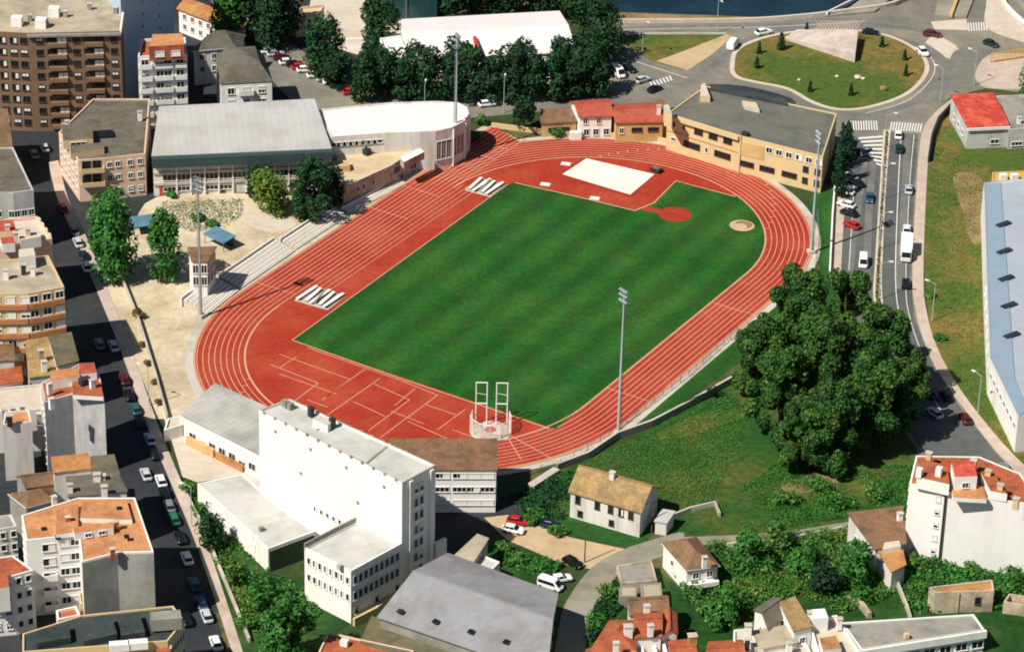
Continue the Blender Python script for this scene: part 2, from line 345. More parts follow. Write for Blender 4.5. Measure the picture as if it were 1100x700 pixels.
court = [((290, 392), (342, 412)), ((342, 412), (318, 430)), ((318, 384), (300, 396)), ((500, 440), (470, 462)), ((505, 455), (540, 470)), ((330, 430), (352, 438)), ((420, 442), (456, 456)), ((446, 418), (424, 436)), ((545, 470), (560, 494)), ((300, 381), (376, 408)), ((376, 408), (346, 430)), ((392, 397), (350, 427)), ((408, 407), (352, 446)), ((402, 413), (440, 430)), ((440, 430), (396, 463)), ((380, 432), (414, 448)), ((470, 425), (408, 471)), ((456, 435), (490, 446)), ((438, 453), (486, 474)), ((300, 402), (362, 424)), ((330, 374), (430, 409)), ((430, 409), (470, 425)), ((548, 468), (605, 500)), ((486, 462), (520, 474))]
for a, b in court: strip(ln, px([a, b]), .14, z+.006, 'line_paint')
struct(ln.build('lane_lines'))
kb = MB()
ov_ = oval(TR-.15); strip(kb, ov_[47:]+ov_[:1] if 0 else ov_[:96], .3, .19, 'kerb_paint')
strip(kb, [p for p in vtop(RO+.5)], .45, .2, 'kerb_paint', True)
strip(kb, px([(314, 366), (430, 407), (520, 437), (590, 461)]), .3, .188, 'kerb_paint')
strip(kb, px([(314, 366), (545, 199)]), .16, .187, 'line_paint'); strip(kb, px([(682, 227), (702, 219), (726, 195), (790, 212)]), .35, .189, 'kerb_paint')
strip(kb, px([(553, 197), (620, 212), (682, 227)]), .25, .186, 'line_paint')
struct(kb.build('track_kerb'))
def disc(name, c, r, z, m, n=28, r1=None):
    g = G(c); return sheet(name, [(g[0]+r*math.cos(t), g[1]+r*math.sin(t)) for t in np.linspace(0, 2*math.pi, n, False)], z, m)
sheet('landing_ground', px([(627, 169), (706, 187), (678, 213), (600, 189)]), .165, 'tartan_dark')
sheet('sand_pit', px([(630, 171), (703, 188), (677, 210), (604, 188)]), .20, 'pit')
disc('throwing_sector', (725, 231), 3.6, .185, 'tartan_dark'); disc('throwing_circle', (727, 230), 2.2, .19, 'tartan')
disc('throwing_circle', (797, 243), 2.7, .185, 'dirt'); disc('throwing_circle', (799, 242), 1.9, .19, 'soil'); disc('throwing_circle', (795, 244), 1.5, .195, 'dirt')
sheet('throwing_path', px([(690, 221), (712, 226), (714, 231), (690, 227)]), .18, 'tartan_dark')
disc('cage_base', (527, 464), 4.0, .19, 'pale_paving')
# lawns
sheet('lawn', px([(560, 520), (620, 500), (700, 460), (790, 400), (850, 330), (880, 290), (890, 230), (905, 300), (935, 420), (985, 480), (985, 560), (912, 562), (850, 570), (780, 577), (700, 572), (690, 590), (612, 575), (545, 556), (530, 545)]), .05, 'lawn')
sheet('verge', px(smooth([(620, 497), (700, 452), (790, 392), (850, 330), (868, 290), (880, 282), (893, 285), (893, 225), (897, 205), (878, 205), (868, 225), (873, 250), (868, 280), (830, 325), (790, 362), (700, 435), (650, 474)], True, 3)), .065, 'turf')
sheet('garden', px([(690, 597), (740, 640), (780, 577), (912, 566), (985, 565), (1260, 560), (1260, 760), (560, 760), (620, 680), (640, 645), (668, 612)]), .045, 'lush')
sheet('garden', px([(196, 512), (215, 508), (240, 545), (292, 615), (326, 625), (378, 668), (345, 690), (340, 760), (280, 760), (250, 690), (215, 590)]), .06, 'lush')
sheet('garden', px([(470, 600), (540, 580), (606, 606), (600, 640), (560, 630), (500, 606)]), .055, 'lush')
sheet('meadow', px(smooth([(1000, 140), (1022, 108), (1060, 160), (1260, 150), (1260, 620), (1110, 515), (1062, 460), (1030, 418), (1006, 372), (996, 330), (993, 270), (995, 200)], True, 4)), .05, 'meadow')
sheet('worn_soil', px(smooth([(1024, 190), (1052, 188), (1058, 215), (1062, 250), (1045, 262), (1035, 230)], True, 4)), .06, 'soil')
sheet('worn_soil', px(smooth([(1005, 310), (1045, 318), (1048, 395), (1028, 400), (1018, 360)], True, 4)), .056, 'meadow')
sheet('worn_soil', px(smooth([(700, 470), (740, 448), (772, 440), (800, 446), (770, 458), (730, 470)], True, 4)), .056, 'meadow')
sheet('worn_soil', px(smooth([(842, 518), (890, 508), (905, 516), (870, 528), (846, 530)], True, 4)), .057, 'soil')
sheet('asphalt', px([(460, 545), (562, 532), (560, 556), (545, 560), (520, 585), (500, 606), (466, 604)]), .062, 'asphalt_dark')  # asphalt laid where the tower's shade falls, its dark colour deepening that shade
# roundabout
isl = smooth([(789, 70), (797, 52), (838, 38), (900, 33), (950, 39), (984, 56), (993, 76), (974, 99), (938, 113), (905, 117), (876, 110), (848, 95), (815, 88), (793, 82)], True, 5)
P = px(isl); sheet('roundabout_kerb', inset(ccw(P), -1.1), .12, 'pale_paving', .12); sheet('roundabout_lawn', P, .15, 'meadow')
sheet('meadow', px([(654, 40), (700, 37), (781, 37), (762, 58), (736, 76), (700, 66)]), .05, 'meadow')
sheet('dirt_path', px([(705, 66), (735, 55), (781, 37), (786, 40), (766, 58), (738, 76)]), .06, 'dirt')
sheet('traffic_island', px(smooth([(755, 92), (800, 93), (850, 106), (848, 116), (800, 108), (760, 104)], True, 3)), .11, 'asphalt_dark', .09, 'concrete')
# river and bank
sheet('river', px([(420, -200), (628, -60), (640, 12), (720, 16), (832, 20), (900, 15), (965, 6), (1012, -20), (1260, -60), (1260, -330), (420, -330)]), .06, 'river')
sheet('bank', px([(626, 12), (700, 15), (770, 17), (830, 20), (800, 25), (700, 26), (628, 26)]), .075, 'soil')
def wall_line(name, pts, w, h, m, label, cat, group=None, z0=0, cap=None):
    P = [Vector(q) for q in pts]; mb = MB(); n = len(P); L = []; R = []
    for i in range(n):
        a = P[max(0, i-1)]; b = P[min(n-1, i+1)]; d = (b-a).normalized(); k = Vector((-d.y, d.x))*w/2; L.append(P[i]+k); R.append(P[i]-k)
    for i in range(n-1):
        mb.face([(*R[i], z0), (*R[i+1], z0), (*R[i+1], h), (*R[i], h)], m); mb.face([(*L[i+1], z0), (*L[i], z0), (*L[i], h), (*L[i+1], h)], m)
        mb.face([(*R[i], h), (*R[i+1], h), (*L[i+1], h), (*L[i], h)], cap or m)
    for A, B in ((L[0], R[0]), (R[-1], L[-1])): mb.face([(*A, z0), (*B, z0), (*B, h), (*A, h)], m)
    c = pts[len(pts)//2]
    return tag(mb.build(name, None, (c[0], c[1], z0)), label, cat, group)
wall_line('parapet', px(smooth([(628, 25), (700, 25), (800, 24), (860, 20), (910, 14), (960, 6), (1000, -14)], False, 5)), .7, 1.1, 'pale_paving', 'long pale parapet between the riverside road and the water', 'parapet')
wall_line('kerb_wall', px(smooth([(655, 38), (700, 37), (780, 37)], False, 4)), .5, .3, 'concrete', 'low pale kerb wall along the top of the grass triangle by the river road', 'kerb wall')
# bridges over the river
sheet('bridge_road', px([(888, 19), (905, 15), (935, -6), (990, -70), (1030, -70), (962, -4), (940, 14)]), .5, 'concrete_grey', .5)
sheet('bridge_road', px([(1004, 18), (1012, -20), (1030, -70), (1075, -70), (1048, -5), (1038, 20)]), .5, 'lane_road', .5)
sheet('bridge_road', px(smooth([(1058, 25), (1060, 0), (1062, -60), (1085, -60), (1078, 0), (1084, 14), (1110, 40), (1120, 50), (1075, 38)], True, 4)), .5, 'pale_paving', .5)
sheet('bridge_road', px([(1090, -2), (1098, -40), (1180, -40), (1180, 60), (1110, 26)]), .45, 'concrete_grey', .45)
wall_line('parapet', px([(888, 18), (912, 6), (938, -10), (985, -68)]), .4, 1.3, 'frame_white', 'pale railing on the left edge of the slanting bridge over the river', 'railing', None, .4)
wall_line('median_wall', px([(1021, 20), (1027, 4), (1040, -30)]), .8, 1.2, 'ochre_wall', 'ochre median wall of the bridge road at the top edge', 'wall', None, .3)
wall_line('parapet', px(smooth([(1078, -30), (1078, 0), (1085, 14), (1112, 38)], False, 4)), .5, 1.3, 'white_wall', 'white curved parapet of the ramp in the top right corner', 'parapet', None, .3)
# avenue
def strip_sheet(name, left, right, z, m, kerb=0, mk=None): return sheet(name, px(left)+px(right)[::-1], z, m, kerb, mk)
swL = smooth([(1022, 107), (1004, 122), (990, 145), (984, 205), (980, 300), (984, 335), (992, 365), (1008, 400), (1036, 440), (1072, 487), (1130, 545)], False, 5)
swR = smooth([(1026, 112), (1011, 126), (1000, 150), (995, 205), (992, 300), (996, 338), (1006, 372), (1026, 410), (1055, 450), (1092, 492), (1150, 545)], False, 5)
strip_sheet('pavement', swL, swR, .16, 'paving', .13, 'concrete')
strip_sheet('median_strip', smooth([(949, 140), (945, 200), (940, 280), (938, 320), (945, 350), (958, 395)], False, 4), smooth([(957, 140), (952, 200), (948, 280), (948, 320), (956, 360), (968, 400)], False, 4), .15, 'pale_paving', .12, 'concrete')
strip_sheet('median_bed', smooth([(951.5, 143), (947.3, 200), (942.3, 280), (940.5, 320), (948, 352), (960, 393)], False, 4), smooth([(954.3, 143), (949.8, 200), (945.4, 280), (945, 320), (952, 358), (965, 398)], False, 4), .17, 'soil')
strip_sheet('pavement', smooth([(899, 180), (896, 215), (894, 262), (893, 300)], False, 4), smooth([(911, 180), (908, 215), (905, 262), (903, 300)], False, 4), .15, 'paving', .12, 'concrete')
wall_line('boundary_wall', px([(897, 195), (894, 235), (891, 298)]), .35, 1.2, 'white_wall', 'thin white wall between the track verge and the parked cars of the avenue', 'wall')
mk = MB()
def zebra(p0, p1, q0, n):   # n stripes between line p0-p1, each reaching over to the parallel line starting at q0
    for k in range(n):
        t = (k+.15)/n; t2 = (k+.6)/n
        a = np.array(p0)+(np.array(p1)-np.array(p0))*t; b = np.array(p0)+(np.array(p1)-np.array(p0))*t2; d = np.array(q0)-np.array(p0)
        mk.face([(*G(q), .05) for q in (a, b, b+d, a+d)], 'road_paint')
for pts_, w_ in (([(640, 32), (720, 30), (800, 29), (880, 26), (950, 28), (1010, 36)], 2.2), ([(1006, 110), (1014, 90), (1006, 60), (975, 45), (930, 36)], 2.4), ([(905, 124), (950, 120), (990, 106), (1005, 84)], 2.2), ([(735, 90), (770, 68), (785, 52), (815, 38)], 2.0), ([(930, 300), (934, 220), (938, 170)], 1.6), ([(912, 300), (922, 220), (930, 170)], 1.4), ([(966, 310), (971, 220), (975, 150)], 1.6), ([(660, 66), (700, 84), (735, 92)], 1.8)):
    wm_ = MB(); strip(wm_, px(smooth(pts_, False, 6)), w_, .046, 'worn_asphalt'); struct(wm_.build('worn_lane'))
zebra((908, 140), (944, 140), (907, 130), 13); zebra((955, 140), (990, 142), (957, 131), 12); zebra((1040, 34), (1062, 33), (1039, 25), 8)
for k in range(8):   # hatched wedge of the avenue mouth
    t = k/8; a = (922+22*t, 148+34*t*.9); b = (948, 146+36*t); mk.face([(*G(q), .052) for q in (a, b, (b[0], b[1]+1.8), (a[0], a[1]+1.8))], 'road_paint')
for k in range(9):
    t = k/9; a = (996+24*t, 43+2*t); b = (1016+14*t, 62-10*t); mk.face([(*G(q), .052) for q in (a, (a[0]+1.6, a[1]), (b[0]+1.6, b[1]), b)], 'road_paint')
def rline(pts, w=.18, dash=None):
    P = px(smooth(pts, False, 6)); strip(mk, P, w, .055, 'road_paint')
rline([(968, 145), (965, 200), (962, 300), (968, 345), (985, 395), (1010, 440)]); rline([(982, 145), (977, 200), (973, 300), (977, 340), (992, 385)], .14)
rline([(918, 190), (915, 240), (912, 290)], .14); rline([(640, 33), (720, 31), (800, 30), (870, 27), (930, 23)], .2); rline([(664, 60), (700, 72), (738, 84)], .2)
zebra((700, 94), (724, 86), (697, 89), 7)
rline([(930, 122), (975, 108), (1003, 80), (996, 58), (960, 42)], .16)
struct(mk.build('road_markings'))
sheet('traffic_island', px(smooth([(1048, 78), (1062, 60), (1100, 58), (1180, 60), (1180, 92), (1075, 96), (1052, 90)], True, 3)), .14, 'paving', .11, 'concrete')
sheet('traffic_island', px([(994, 46), (1004, 36), (1028, 50), (1020, 64)]), .13, 'pale_paving', .1, 'concrete')
sheet('traffic_island', px([(1000, 24), (1038, 21), (1040, 33), (1004, 32)]), .14, 'pale_paving', .11, 'concrete')
# west street pavement in front of the yard
pl = smooth([(52, 175), (62, 215), (84, 262), (103, 310), (128, 372), (160, 462), (184, 520), (212, 588), (246, 690), (268, 760)], False, 4)
strip_sheet('pavement', pl, [(x+11, y-2) for x, y in pl], .16, 'paving', .13, 'concrete')
# dirt parking and lane south of the track
sheet('parking', px([(520, 556), (545, 553), (612, 577), (692, 594), (706, 588), (716, 596), (655, 618), (640, 612), (606, 606), (545, 580)]), .075, 'dirt')
sheet('lane', px(smooth([(735, 572), (700, 580), (665, 592), (635, 610), (612, 640), (602, 665), (596, 720), (624, 722), (630, 690), (642, 650), (668, 615), (705, 600), (722, 592)], True, 4)), .09, 'lane_road')
sheet('lane', px(smooth([(722, 578), (780, 575), (850, 570), (915, 560), (917, 566), (850, 578), (780, 584), (724, 586)], True, 3)), .08, 'lane_road')
# ================================================================ BUILDERS
class Bd: pass
def mid(*p): return tuple(sum(q[i] for q in p)/len(p) for i in range(2))
def bld(name, label, pts, h, wall='white_wall', roof='flat_roof', rtype='flat', rh=2.5, ov=.35, cat='building', z0=0, par=.6, group=None, world=False, wl=None, base=None):
    B = Bd(); P = list(pts) if world else px(pts, h)
    if area(P) < 0: P = P[::-1]
    B.P = P; B.h = h; c = mid(*P); B.org = (c[0], c[1], z0)
    B.root = thing(name, label, cat, B.org, 0, group)
    w = MB(); r = MB(); n = len(P); V = [Vector(p) for p in P]
    if rtype == 'flat':
        w.prism(P, z0, h, wall, top=False); I = inset(P, .3)
        for i in range(n):
            j = (i+1) % n
            w.face([(*P[i], h), (*P[j], h), (*I[j], h), (*I[i], h)], wl or wall)
            w.face([(*I[i], h), (*I[j], h), (*I[j], h-par), (*I[i], h-par)], wall)
        r.face([(*q, h-par) for q in I], roof)
        B.rz = h-par
    else:
        if rtype == 'gable1': V = V[1:]+V[:1]       # ridge parallel to edge 1
        if rtype in ('gable0', 'gable1'):
            mR = (V[1]+V[2])/2; mL = (V[3]+V[0])/2; hz = h+rh
            for i in range(4):
                j = (i+1) % 4; w.face([(*V[i], z0), (*V[j], z0), (*V[j], h), (*V[i], h)], wall)
            w.face([(*V[1], h), (*V[2], h), (*mR, hz)], wall); w.face([(*V[3], h), (*V[0], h), (*mL, hz)], wall)
            ax = (mR-mL).normalized(); o = ax*ov
            for a, b, s in ((V[0], V[1], 1), (V[2], V[3], -1)):
                rA, rB = (mL, mR) if s == 1 else (mR, mL)
                oa = -o if s == 1 else o
                dn = (a-rA); k = ov/max(dn.length, .1); drop = rh*k
                e1 = a+dn*k+oa; e2 = b+(b-rB)*k-oa; q1 = rA+oa; q2 = rB-oa; t = .22
                r.slab([(*e1, h-drop+t), (*e2, h-drop+t), (*q2, hz+t), (*q1, hz+t)], t, roof)
            r.box(((mL+mR)/2).to_tuple()+(hz+t-.06,), ((mR-mL).length+2*ov, .4, .16), roof, math.atan2(ax.y, ax.x))
        elif rtype == 'hip':
            w.prism(P, z0, h, wall, top=False); O = inset(P, -ov); OV = [Vector(q) for q in O]
            l0 = (OV[1]-OV[0]).length; l1 = (OV[2]-OV[1]).length
            if l0 < l1: OV = OV[1:]+OV[:1]; l0, l1 = l1, l0
            mR = (OV[1]+OV[2])/2; mL = (OV[3]+OV[0])/2; d = (mR-mL); k = min(.48, l1/2/d.length)
            mL2 = mL+d*k; mR2 = mR-d*k; hz = h+rh; b = h-.05
            r.face([(*OV[0], b), (*OV[1], b), (*mR2, hz), (*mL2, hz)], roof); r.face([(*OV[2], b), (*OV[3], b), (*mL2, hz), (*mR2, hz)], roof)
            r.face([(*OV[1], b), (*OV[2], b), (*mR2, hz)], roof); r.face([(*OV[3], b), (*OV[0], b), (*mL2, hz)], roof)
            r.prism([tuple(q) for q in OV], b-.25, b, wl or 'frame_white', top=False, bot=True)
        elif rtype == 'shed':
            zz = [h, h]+[h+rh]*(n-2); w.prism(P, z0, zz, wall, top=False)
            O = inset(P, -ov); t = .25
            r.slab([(*O[i], zz[i]+t) for i in range(n)], t-.01, roof)
        elif rtype == 'mansard':
            w.prism(P, z0, h, wall, top=False); O = inset(P, -.2); I = inset(P, 2.2)
            for i in range(n):
                j = (i+1) % n; r.face([(*O[i], h), (*O[j], h), (*I[j], h+rh), (*I[i], h+rh)], roof)
            c3 = mid(*I)
            for i in range(n): r.face([(*I[i], h+rh), (*I[(i+1) % n], h+rh), (*c3, h+rh+1.3)], roof)
            r.face([(*q, h-.02) for q in reversed(O)], roof)
        B.rz = h
    B.wall = w.build('wall', B.root, B.org); B.roof = r.build('roof', B.root, B.org)
    return B
def sub(o, parent, org):
    """parent an already built object"""
    o.parent = parent; return o
WM = {}
def winmesh(w, h, style, frame):
    k = (w, h, style, frame)
    if k in WM: return WM[k]
    m = MB(); t = .09
    def bx(x0, x1, z0, z1, y0, y1, mt):
        m.prism([(x0, y0), (x1, y0), (x1, y1), (x0, y1)], z0, z1, mt, True, True)
    bx(-w/2, w/2, -h/2, h/2, -.03, .02, 'glass')
    if style == 'blind': bx(-w/2+t, w/2-t, -h/2+h*.45, h/2-t, -.06, -.03, 'blind')
    if style == 'white': bx(-w/2+t, w/2-t, -h/2+t, h/2-t, -.06, -.03, 'blind')
    if style == 'half': bx(t*.5, w/2-t, -h/2+t, h/2-t, -.06, -.03, 'blind')
    bx(-w/2-t/2, -w/2+t, -h/2, h/2, -.12, .02, frame); bx(w/2-t, w/2+t/2, -h/2, h/2, -.12, .02, frame)
    bx(-w/2-t/2, w/2+t/2, h/2, h/2+t, -.16, .02, frame); bx(-w/2-t, w/2+t, -h/2-t, -h/2, -.24, .02, frame)
    if w > 1.0:
        nm = max(1, int(w/1.3))
        for i in range(1, nm+1):
            x = -w/2+w*i/(nm+1); bx(x-.05, x+.05, -h/2, h/2, -.08, .02, frame)
    o = m.build('window'); me = o.data; bpy.data.objects.remove(o); WM[k] = me; return me
def edge(B, e):
    a = Vector(B.P[e]); b = Vector(B.P[(e+1) % len(B.P)]); return a, b, math.atan2((b-a).y, (b-a).x)
def put(me, B, e, u, z, name='window', parent=None, off=.0):
    a, b, an = edge(B, e); d = (b-a).normalized(); nrm = Vector((d.y, -d.x)); p = a+(b-a)*u+nrm*off
    o = bpy.data.objects.new(name, me); COL.objects.link(o); o.parent = parent or B.root
    o.location = (p.x-B.org[0], p.y-B.org[1], z-B.org[2]); o.rotation_euler = (0, 0, an); return o
def wins(B, e, us, zs, w=1.2, h=1.3, styles=('dark',), frame='frame_white', off=.0, skip=()):
    for iz, z in enumerate(zs):
        for iu, u in enumerate(us):
            if (iz, iu) in skip: continue
            st = styles[RNG.integers(len(styles))]
            put(winmesh(w, h, st, frame), B, e, u, z, off=off)
def lsp(a, b, n): return [a+(b-a)*i/(n-1) for i in range(n)] if n > 1 else [(a+b)/2]
def ebox(B, e, u0, u1, z, depth, hh, m, name, parent=None, back=.15):
    """box along wall e from u0 to u1, standing out by depth"""
    a, b, an = edge(B, e); d = (b-a); L = d.length; dn = d.normalized(); nrm = Vector((dn.y, -dn.x))
    p0 = a+d*u0; p1 = a+d*u1; mb = MB()
    q = [p0+nrm*depth, p1+nrm*depth, p1-nrm*back, p0-nrm*back]
    mb.prism([tuple(x) for x in q], z, z+hh, m, True, True)
    return mb.build(name, parent or B.root, B.org)
def balcony(B, e, u0, u1, z, depth=1.2, m='white_wall', hh=1.0):
    a, b, an = edge(B, e); d = b-a; dn = d.normalized(); nrm = Vector((dn.y, -dn.x)); p0 = a+d*u0; p1 = a+d*u1; mb = MB()
    def q(x0, x1, y0, y1): return [tuple(x0+nrm*y1), tuple(x1+nrm*y1), tuple(x1+nrm*y0), tuple(x0+nrm*y0)]
    mb.prism(q(p0, p1, -.05, depth), z-.18, z, m, True, True)
    mb.prism(q(p0, p1, depth-.12, depth), z, z+hh, m); mb.prism(q(p0, p0+dn*.12, 0, depth-.12), z, z+hh, m); mb.prism(q(p1-dn*.12, p1, 0, depth-.12), z, z+hh, m)
    return mb.build('balcony', B.root, B.org)
def rbox(B, p, z, size, m, name, rot=None, base=None, cap=None, parent=None):
    """roof piece whose top centre is seen at photo point p with top height z"""
    g = G(p, z); mb = MB(); rot = edge(B, 0)[2] if rot is None else rot
    mb.box((g[0], g[1], base if base is not None else z-size[2]), (size[0], size[1], size[2] if base is None else z-base), m, rot)
    if cap: mb.box((g[0], g[1], z), (size[0]+.25, size[1]+.25, .15), cap, rot)
    return mb.build(name, parent or B.root, B.org)
def chimney(B, p, z, s=.8, m='white_wall', hh=2.2): return rbox(B, p, z, (s, s*.8, hh), m, 'chimney', cap='concrete', parent=B.roof)
def skylight(B, p, z, s=1.0): return rbox(B, p, z, (s, s, .3), 'glass', 'skylight', parent=B.roof)
def antenna(B, p, z, hh=3):
    g = G(p, z+hh); mb = MB(); mb.tube((g[0], g[1], z), (g[0], g[1], z+hh), .05, .04, 'dark_metal', 5)
    for k in range(3): mb.tube((g[0]-.6, g[1], z+hh-.2-.3*k), (g[0]+.6, g[1], z+hh-.2-.3*k), .03, .03, 'dark_metal', 4)
    return mb.build('antenna', B.roof, B.org)
def penthouse(B, pts, h, wall, roof, name='penthouse', hb=None):
    P = px(pts, h); P = ccw(P); mb = MB(); mb.prism(P, B.rz if hb is None else hb, h, wall, True, False, roof); o = mb.build(name, B.root, B.org)
    C = Bd(); C.P = P; C.h = h; C.org = B.org; C.root = o; C.rz = h; return C
def pwins(C, e, us, zs, w, h, style='dark', frame='frame_white'):
    for z in zs:
        for u in us: put(winmesh(w, h, style, frame), C, e, u, z, 'window', C.root)
# ---------------------------------------------------------------- trees
def leaf_cards(mb_v, mb_f, c, nrm, s, rng):
    pass
def crown_data(seed, kind, n, leaf):
    rng = np.random.default_rng(seed); C = []; R = []
    if kind == 'round':
        for k in range(24):
            t = rng.uniform(0, 2*math.pi); z = rng.uniform(.1, .86); w = math.sin(math.pi*min(1, z*.86+.1))**.5
            C.append((math.cos(t)*w*.60*rng.uniform(.5, 1), math.sin(t)*w*.60*rng.uniform(.5, 1), z)); R.append(rng.uniform(.28, .44))
    elif kind == 'grove':
        for k in range(46):
            t = rng.uniform(0, 2*math.pi); z = rng.uniform(.1, .92); w = (1-abs(z-.40)**2*2.0)
            C.append((math.cos(t)*w*.78*rng.uniform(.3, 1), math.sin(t)*w*.78*rng.uniform(.3, 1), z)); R.append(rng.uniform(.16, .28))
    elif kind == 'poplar':
        for k in range(34):
            t = rng.uniform(0, 2*math.pi); z = rng.uniform(.06, .95); w = math.sin(math.pi*(z*.85+.12))**.6
            C.append((math.cos(t)*w*.66*rng.uniform(.4, 1), math.sin(t)*w*.66*rng.uniform(.4, 1), z)); R.append(rng.uniform(.26, .46)*(.6+.5*w))
    elif kind == 'cypress':
        for k in range(16):
            z = rng.uniform(.02, .96); t = rng.uniform(0, 2*math.pi); w = (1-z)**.7
            C.append((math.cos(t)*w*.4, math.sin(t)*w*.4, z)); R.append(.18+.5*w)
    else:   # bush
        for k in range(9):
            t = rng.uniform(0, 2*math.pi); r = rng.uniform(.1, .7)
            C.append((math.cos(t)*r, math.sin(t)*r, rng.uniform(.2, .62))); R.append(rng.uniform(.3, .5))
    C = np.array(C); R = np.array(R)
    return rng, C, R
def crown_mesh(name, seed, kind, h, r, n, leaf, m):
    """h crown height, r crown radius in metres; many leaf-clump faces through the crown's volume"""
    rng, C, R = crown_data(seed, kind, n, leaf)
    k = rng.choice(len(C), n, p=R**2/np.sum(R**2))
    d = rng.normal(size=(n, 3)); d /= np.linalg.norm(d, axis=1)[:, None]
    rad = R[k]*rng.uniform(.55, 1.08, n)**.6
    zr = {'round': r/h*1.1, 'grove': r/h*1.15, 'poplar': r/h*1.3, 'cypress': r/h*1.5}.get(kind, .6)
    pos = np.c_[(C[k, 0]+d[:, 0]*rad)*r, (C[k, 1]+d[:, 1]*rad)*r, (C[k, 2]+d[:, 2]*rad*zr)*h]
    pos[:, 2] = np.maximum(pos[:, 2], .02*h)
    nr = d*1.0+rng.normal(size=(n, 3))*.55+np.array([0, 0, .25]); nr /= np.linalg.norm(nr, axis=1)[:, None]
    a = np.cross(nr, rng.normal(size=(n, 3))); a /= np.linalg.norm(a, axis=1)[:, None]; b = np.cross(nr, a)
    s = leaf*rng.uniform(.6, 1.35, n)[:, None]*.5; q = rng.uniform(.6, 1.0, n)[:, None]
    v = np.stack([pos-a*s, pos-b*s*q*.8, pos+a*s, pos+b*s*q], 1).reshape(-1, 3)
    me = bpy.data.meshes.new(name); me.vertices.add(len(v)); me.vertices.foreach_set('co', v.ravel())
    me.loops.add(len(v)); me.loops.foreach_set('vertex_index', np.arange(len(v)))
    me.polygons.add(n); me.polygons.foreach_set('loop_start', np.arange(n)*4)
    me.update(calc_edges=True); me.materials.append(K(m)); return me
def trunk_mesh(name, h, r, seed, top=.75):
    rng = random.Random(seed); mb = MB(); z = 0; p = Vector((0, 0, -.1)); rr = r
    for k in range(4):
        q = Vector((rng.uniform(-.15, .15)*k, rng.uniform(-.15, .15)*k, h*top*(k+1)/4)); mb.tube(p, q, rr, rr*.78, 'bark', 7, False)
        if k >= 1:
            for j in range(2):
                t = rng.uniform(0, 6.28); mb.tube(q, q+Vector((math.cos(t)*h*.14, math.sin(t)*h*.14, h*.14)), rr*.5, rr*.15, 'bark', 5, False)
        p = q; rr *= .78
    o = mb.build(name); me = o.data; bpy.data.objects.remove(o); return me
TV = {}
def tree(name, label, p, h, r, kind='round', m='leaf_mid', v=0, bole=.18, n=1500, leaf=.75, group=None, cat='tree', rz=None):
    key = (kind, m, v, round(h), round(r*2), n)
    if key not in TV:
        TV[key] = (crown_mesh('crown', sum(map(ord, kind)) % 7+v*13+round(h), kind, h*(1-bole), r, n, leaf, m), trunk_mesh('trunk', h, .18+.012*h, v*7+3) if kind != 'bush' else None, h)
    cm, tm, h0 = TV[key]; g = G(p)
    t = thing(name, label, cat, (g[0], g[1], 0), RNG.uniform(0, 6.28) if rz is None else rz, group)
    c = bpy.data.objects.new('crown' if kind != 'bush' else 'foliage', cm); COL.objects.link(c); c.parent = t; c.location = (0, 0, h*bole); c.scale = (1, 1, h/h0)
    if tm: k = bpy.data.objects.new('trunk', tm); COL.objects.link(k); k.parent = t
    return t
def scatter(name, pts, n, hmax, leaf, m, clump=0, org=None):
    """countless low plants: leaf faces spread over a ground polygon"""
    P = np.array(px(pts)); rng = np.random.default_rng(len(pts)*31+n); lo, hi = P.min(0), P.max(0); out = []
    def inside(q):
        x, y = q[:, 0], q[:, 1]; c = np.zeros(len(q), bool); j = len(P)-1
        for i in range(len(P)):
            xi, yi = P[i]; xj, yj = P[j]
            c ^= ((yi > y) != (yj > y)) & (x < (xj-xi)*(y-yi)/(yj-yi+1e-9)+xi); j = i
        return c
    cc = rng.uniform(lo, hi, (max(1, clump), 2)); q = np.zeros((0, 2))
    while len(q) < n:
        t = rng.uniform(lo, hi, (n*2, 2))
        if clump: t = cc[rng.integers(len(cc), size=n*2)]+rng.normal(size=(n*2, 2))*1.6
        q = np.r_[q, t[inside(t)]]
    q = q[:n]
    if clump:
        dd = np.sqrt(((q[:, None, :]-cc[None])**2).sum(2)).min(1); zz = rng.uniform(.05, 1, n)*hmax*np.clip(1.15-dd/3.2, .15, 1)
    else: zz = rng.uniform(0, 1, n)**2*hmax
    pos = np.c_[q, zz+.05]
    nr = rng.normal(size=(n, 3))*.7+np.array([0, 0, .9]); nr /= np.linalg.norm(nr, axis=1)[:, None]
    a = np.cross(nr, rng.normal(size=(n, 3))); a /= np.linalg.norm(a, axis=1)[:, None]; b = np.cross(nr, a); s = leaf*rng.uniform(.5, 1.4, n)[:, None]*.5
    v = np.stack([pos-a*s, pos-b*s*.7, pos+a*s, pos+b*s*.8], 1).reshape(-1, 3)
    me = bpy.data.meshes.new(name); me.vertices.add(len(v)); me.vertices.foreach_set('co', v.ravel()); me.loops.add(len(v)); me.loops.foreach_set('vertex_index', np.arange(len(v)))
    me.polygons.add(n); me.polygons.foreach_set('loop_start', np.arange(n)*4); me.update(calc_edges=True); me.materials.append(K(m))
    o = bpy.data.objects.new(name, me); COL.objects.link(o); return struct(o, 'stuff')
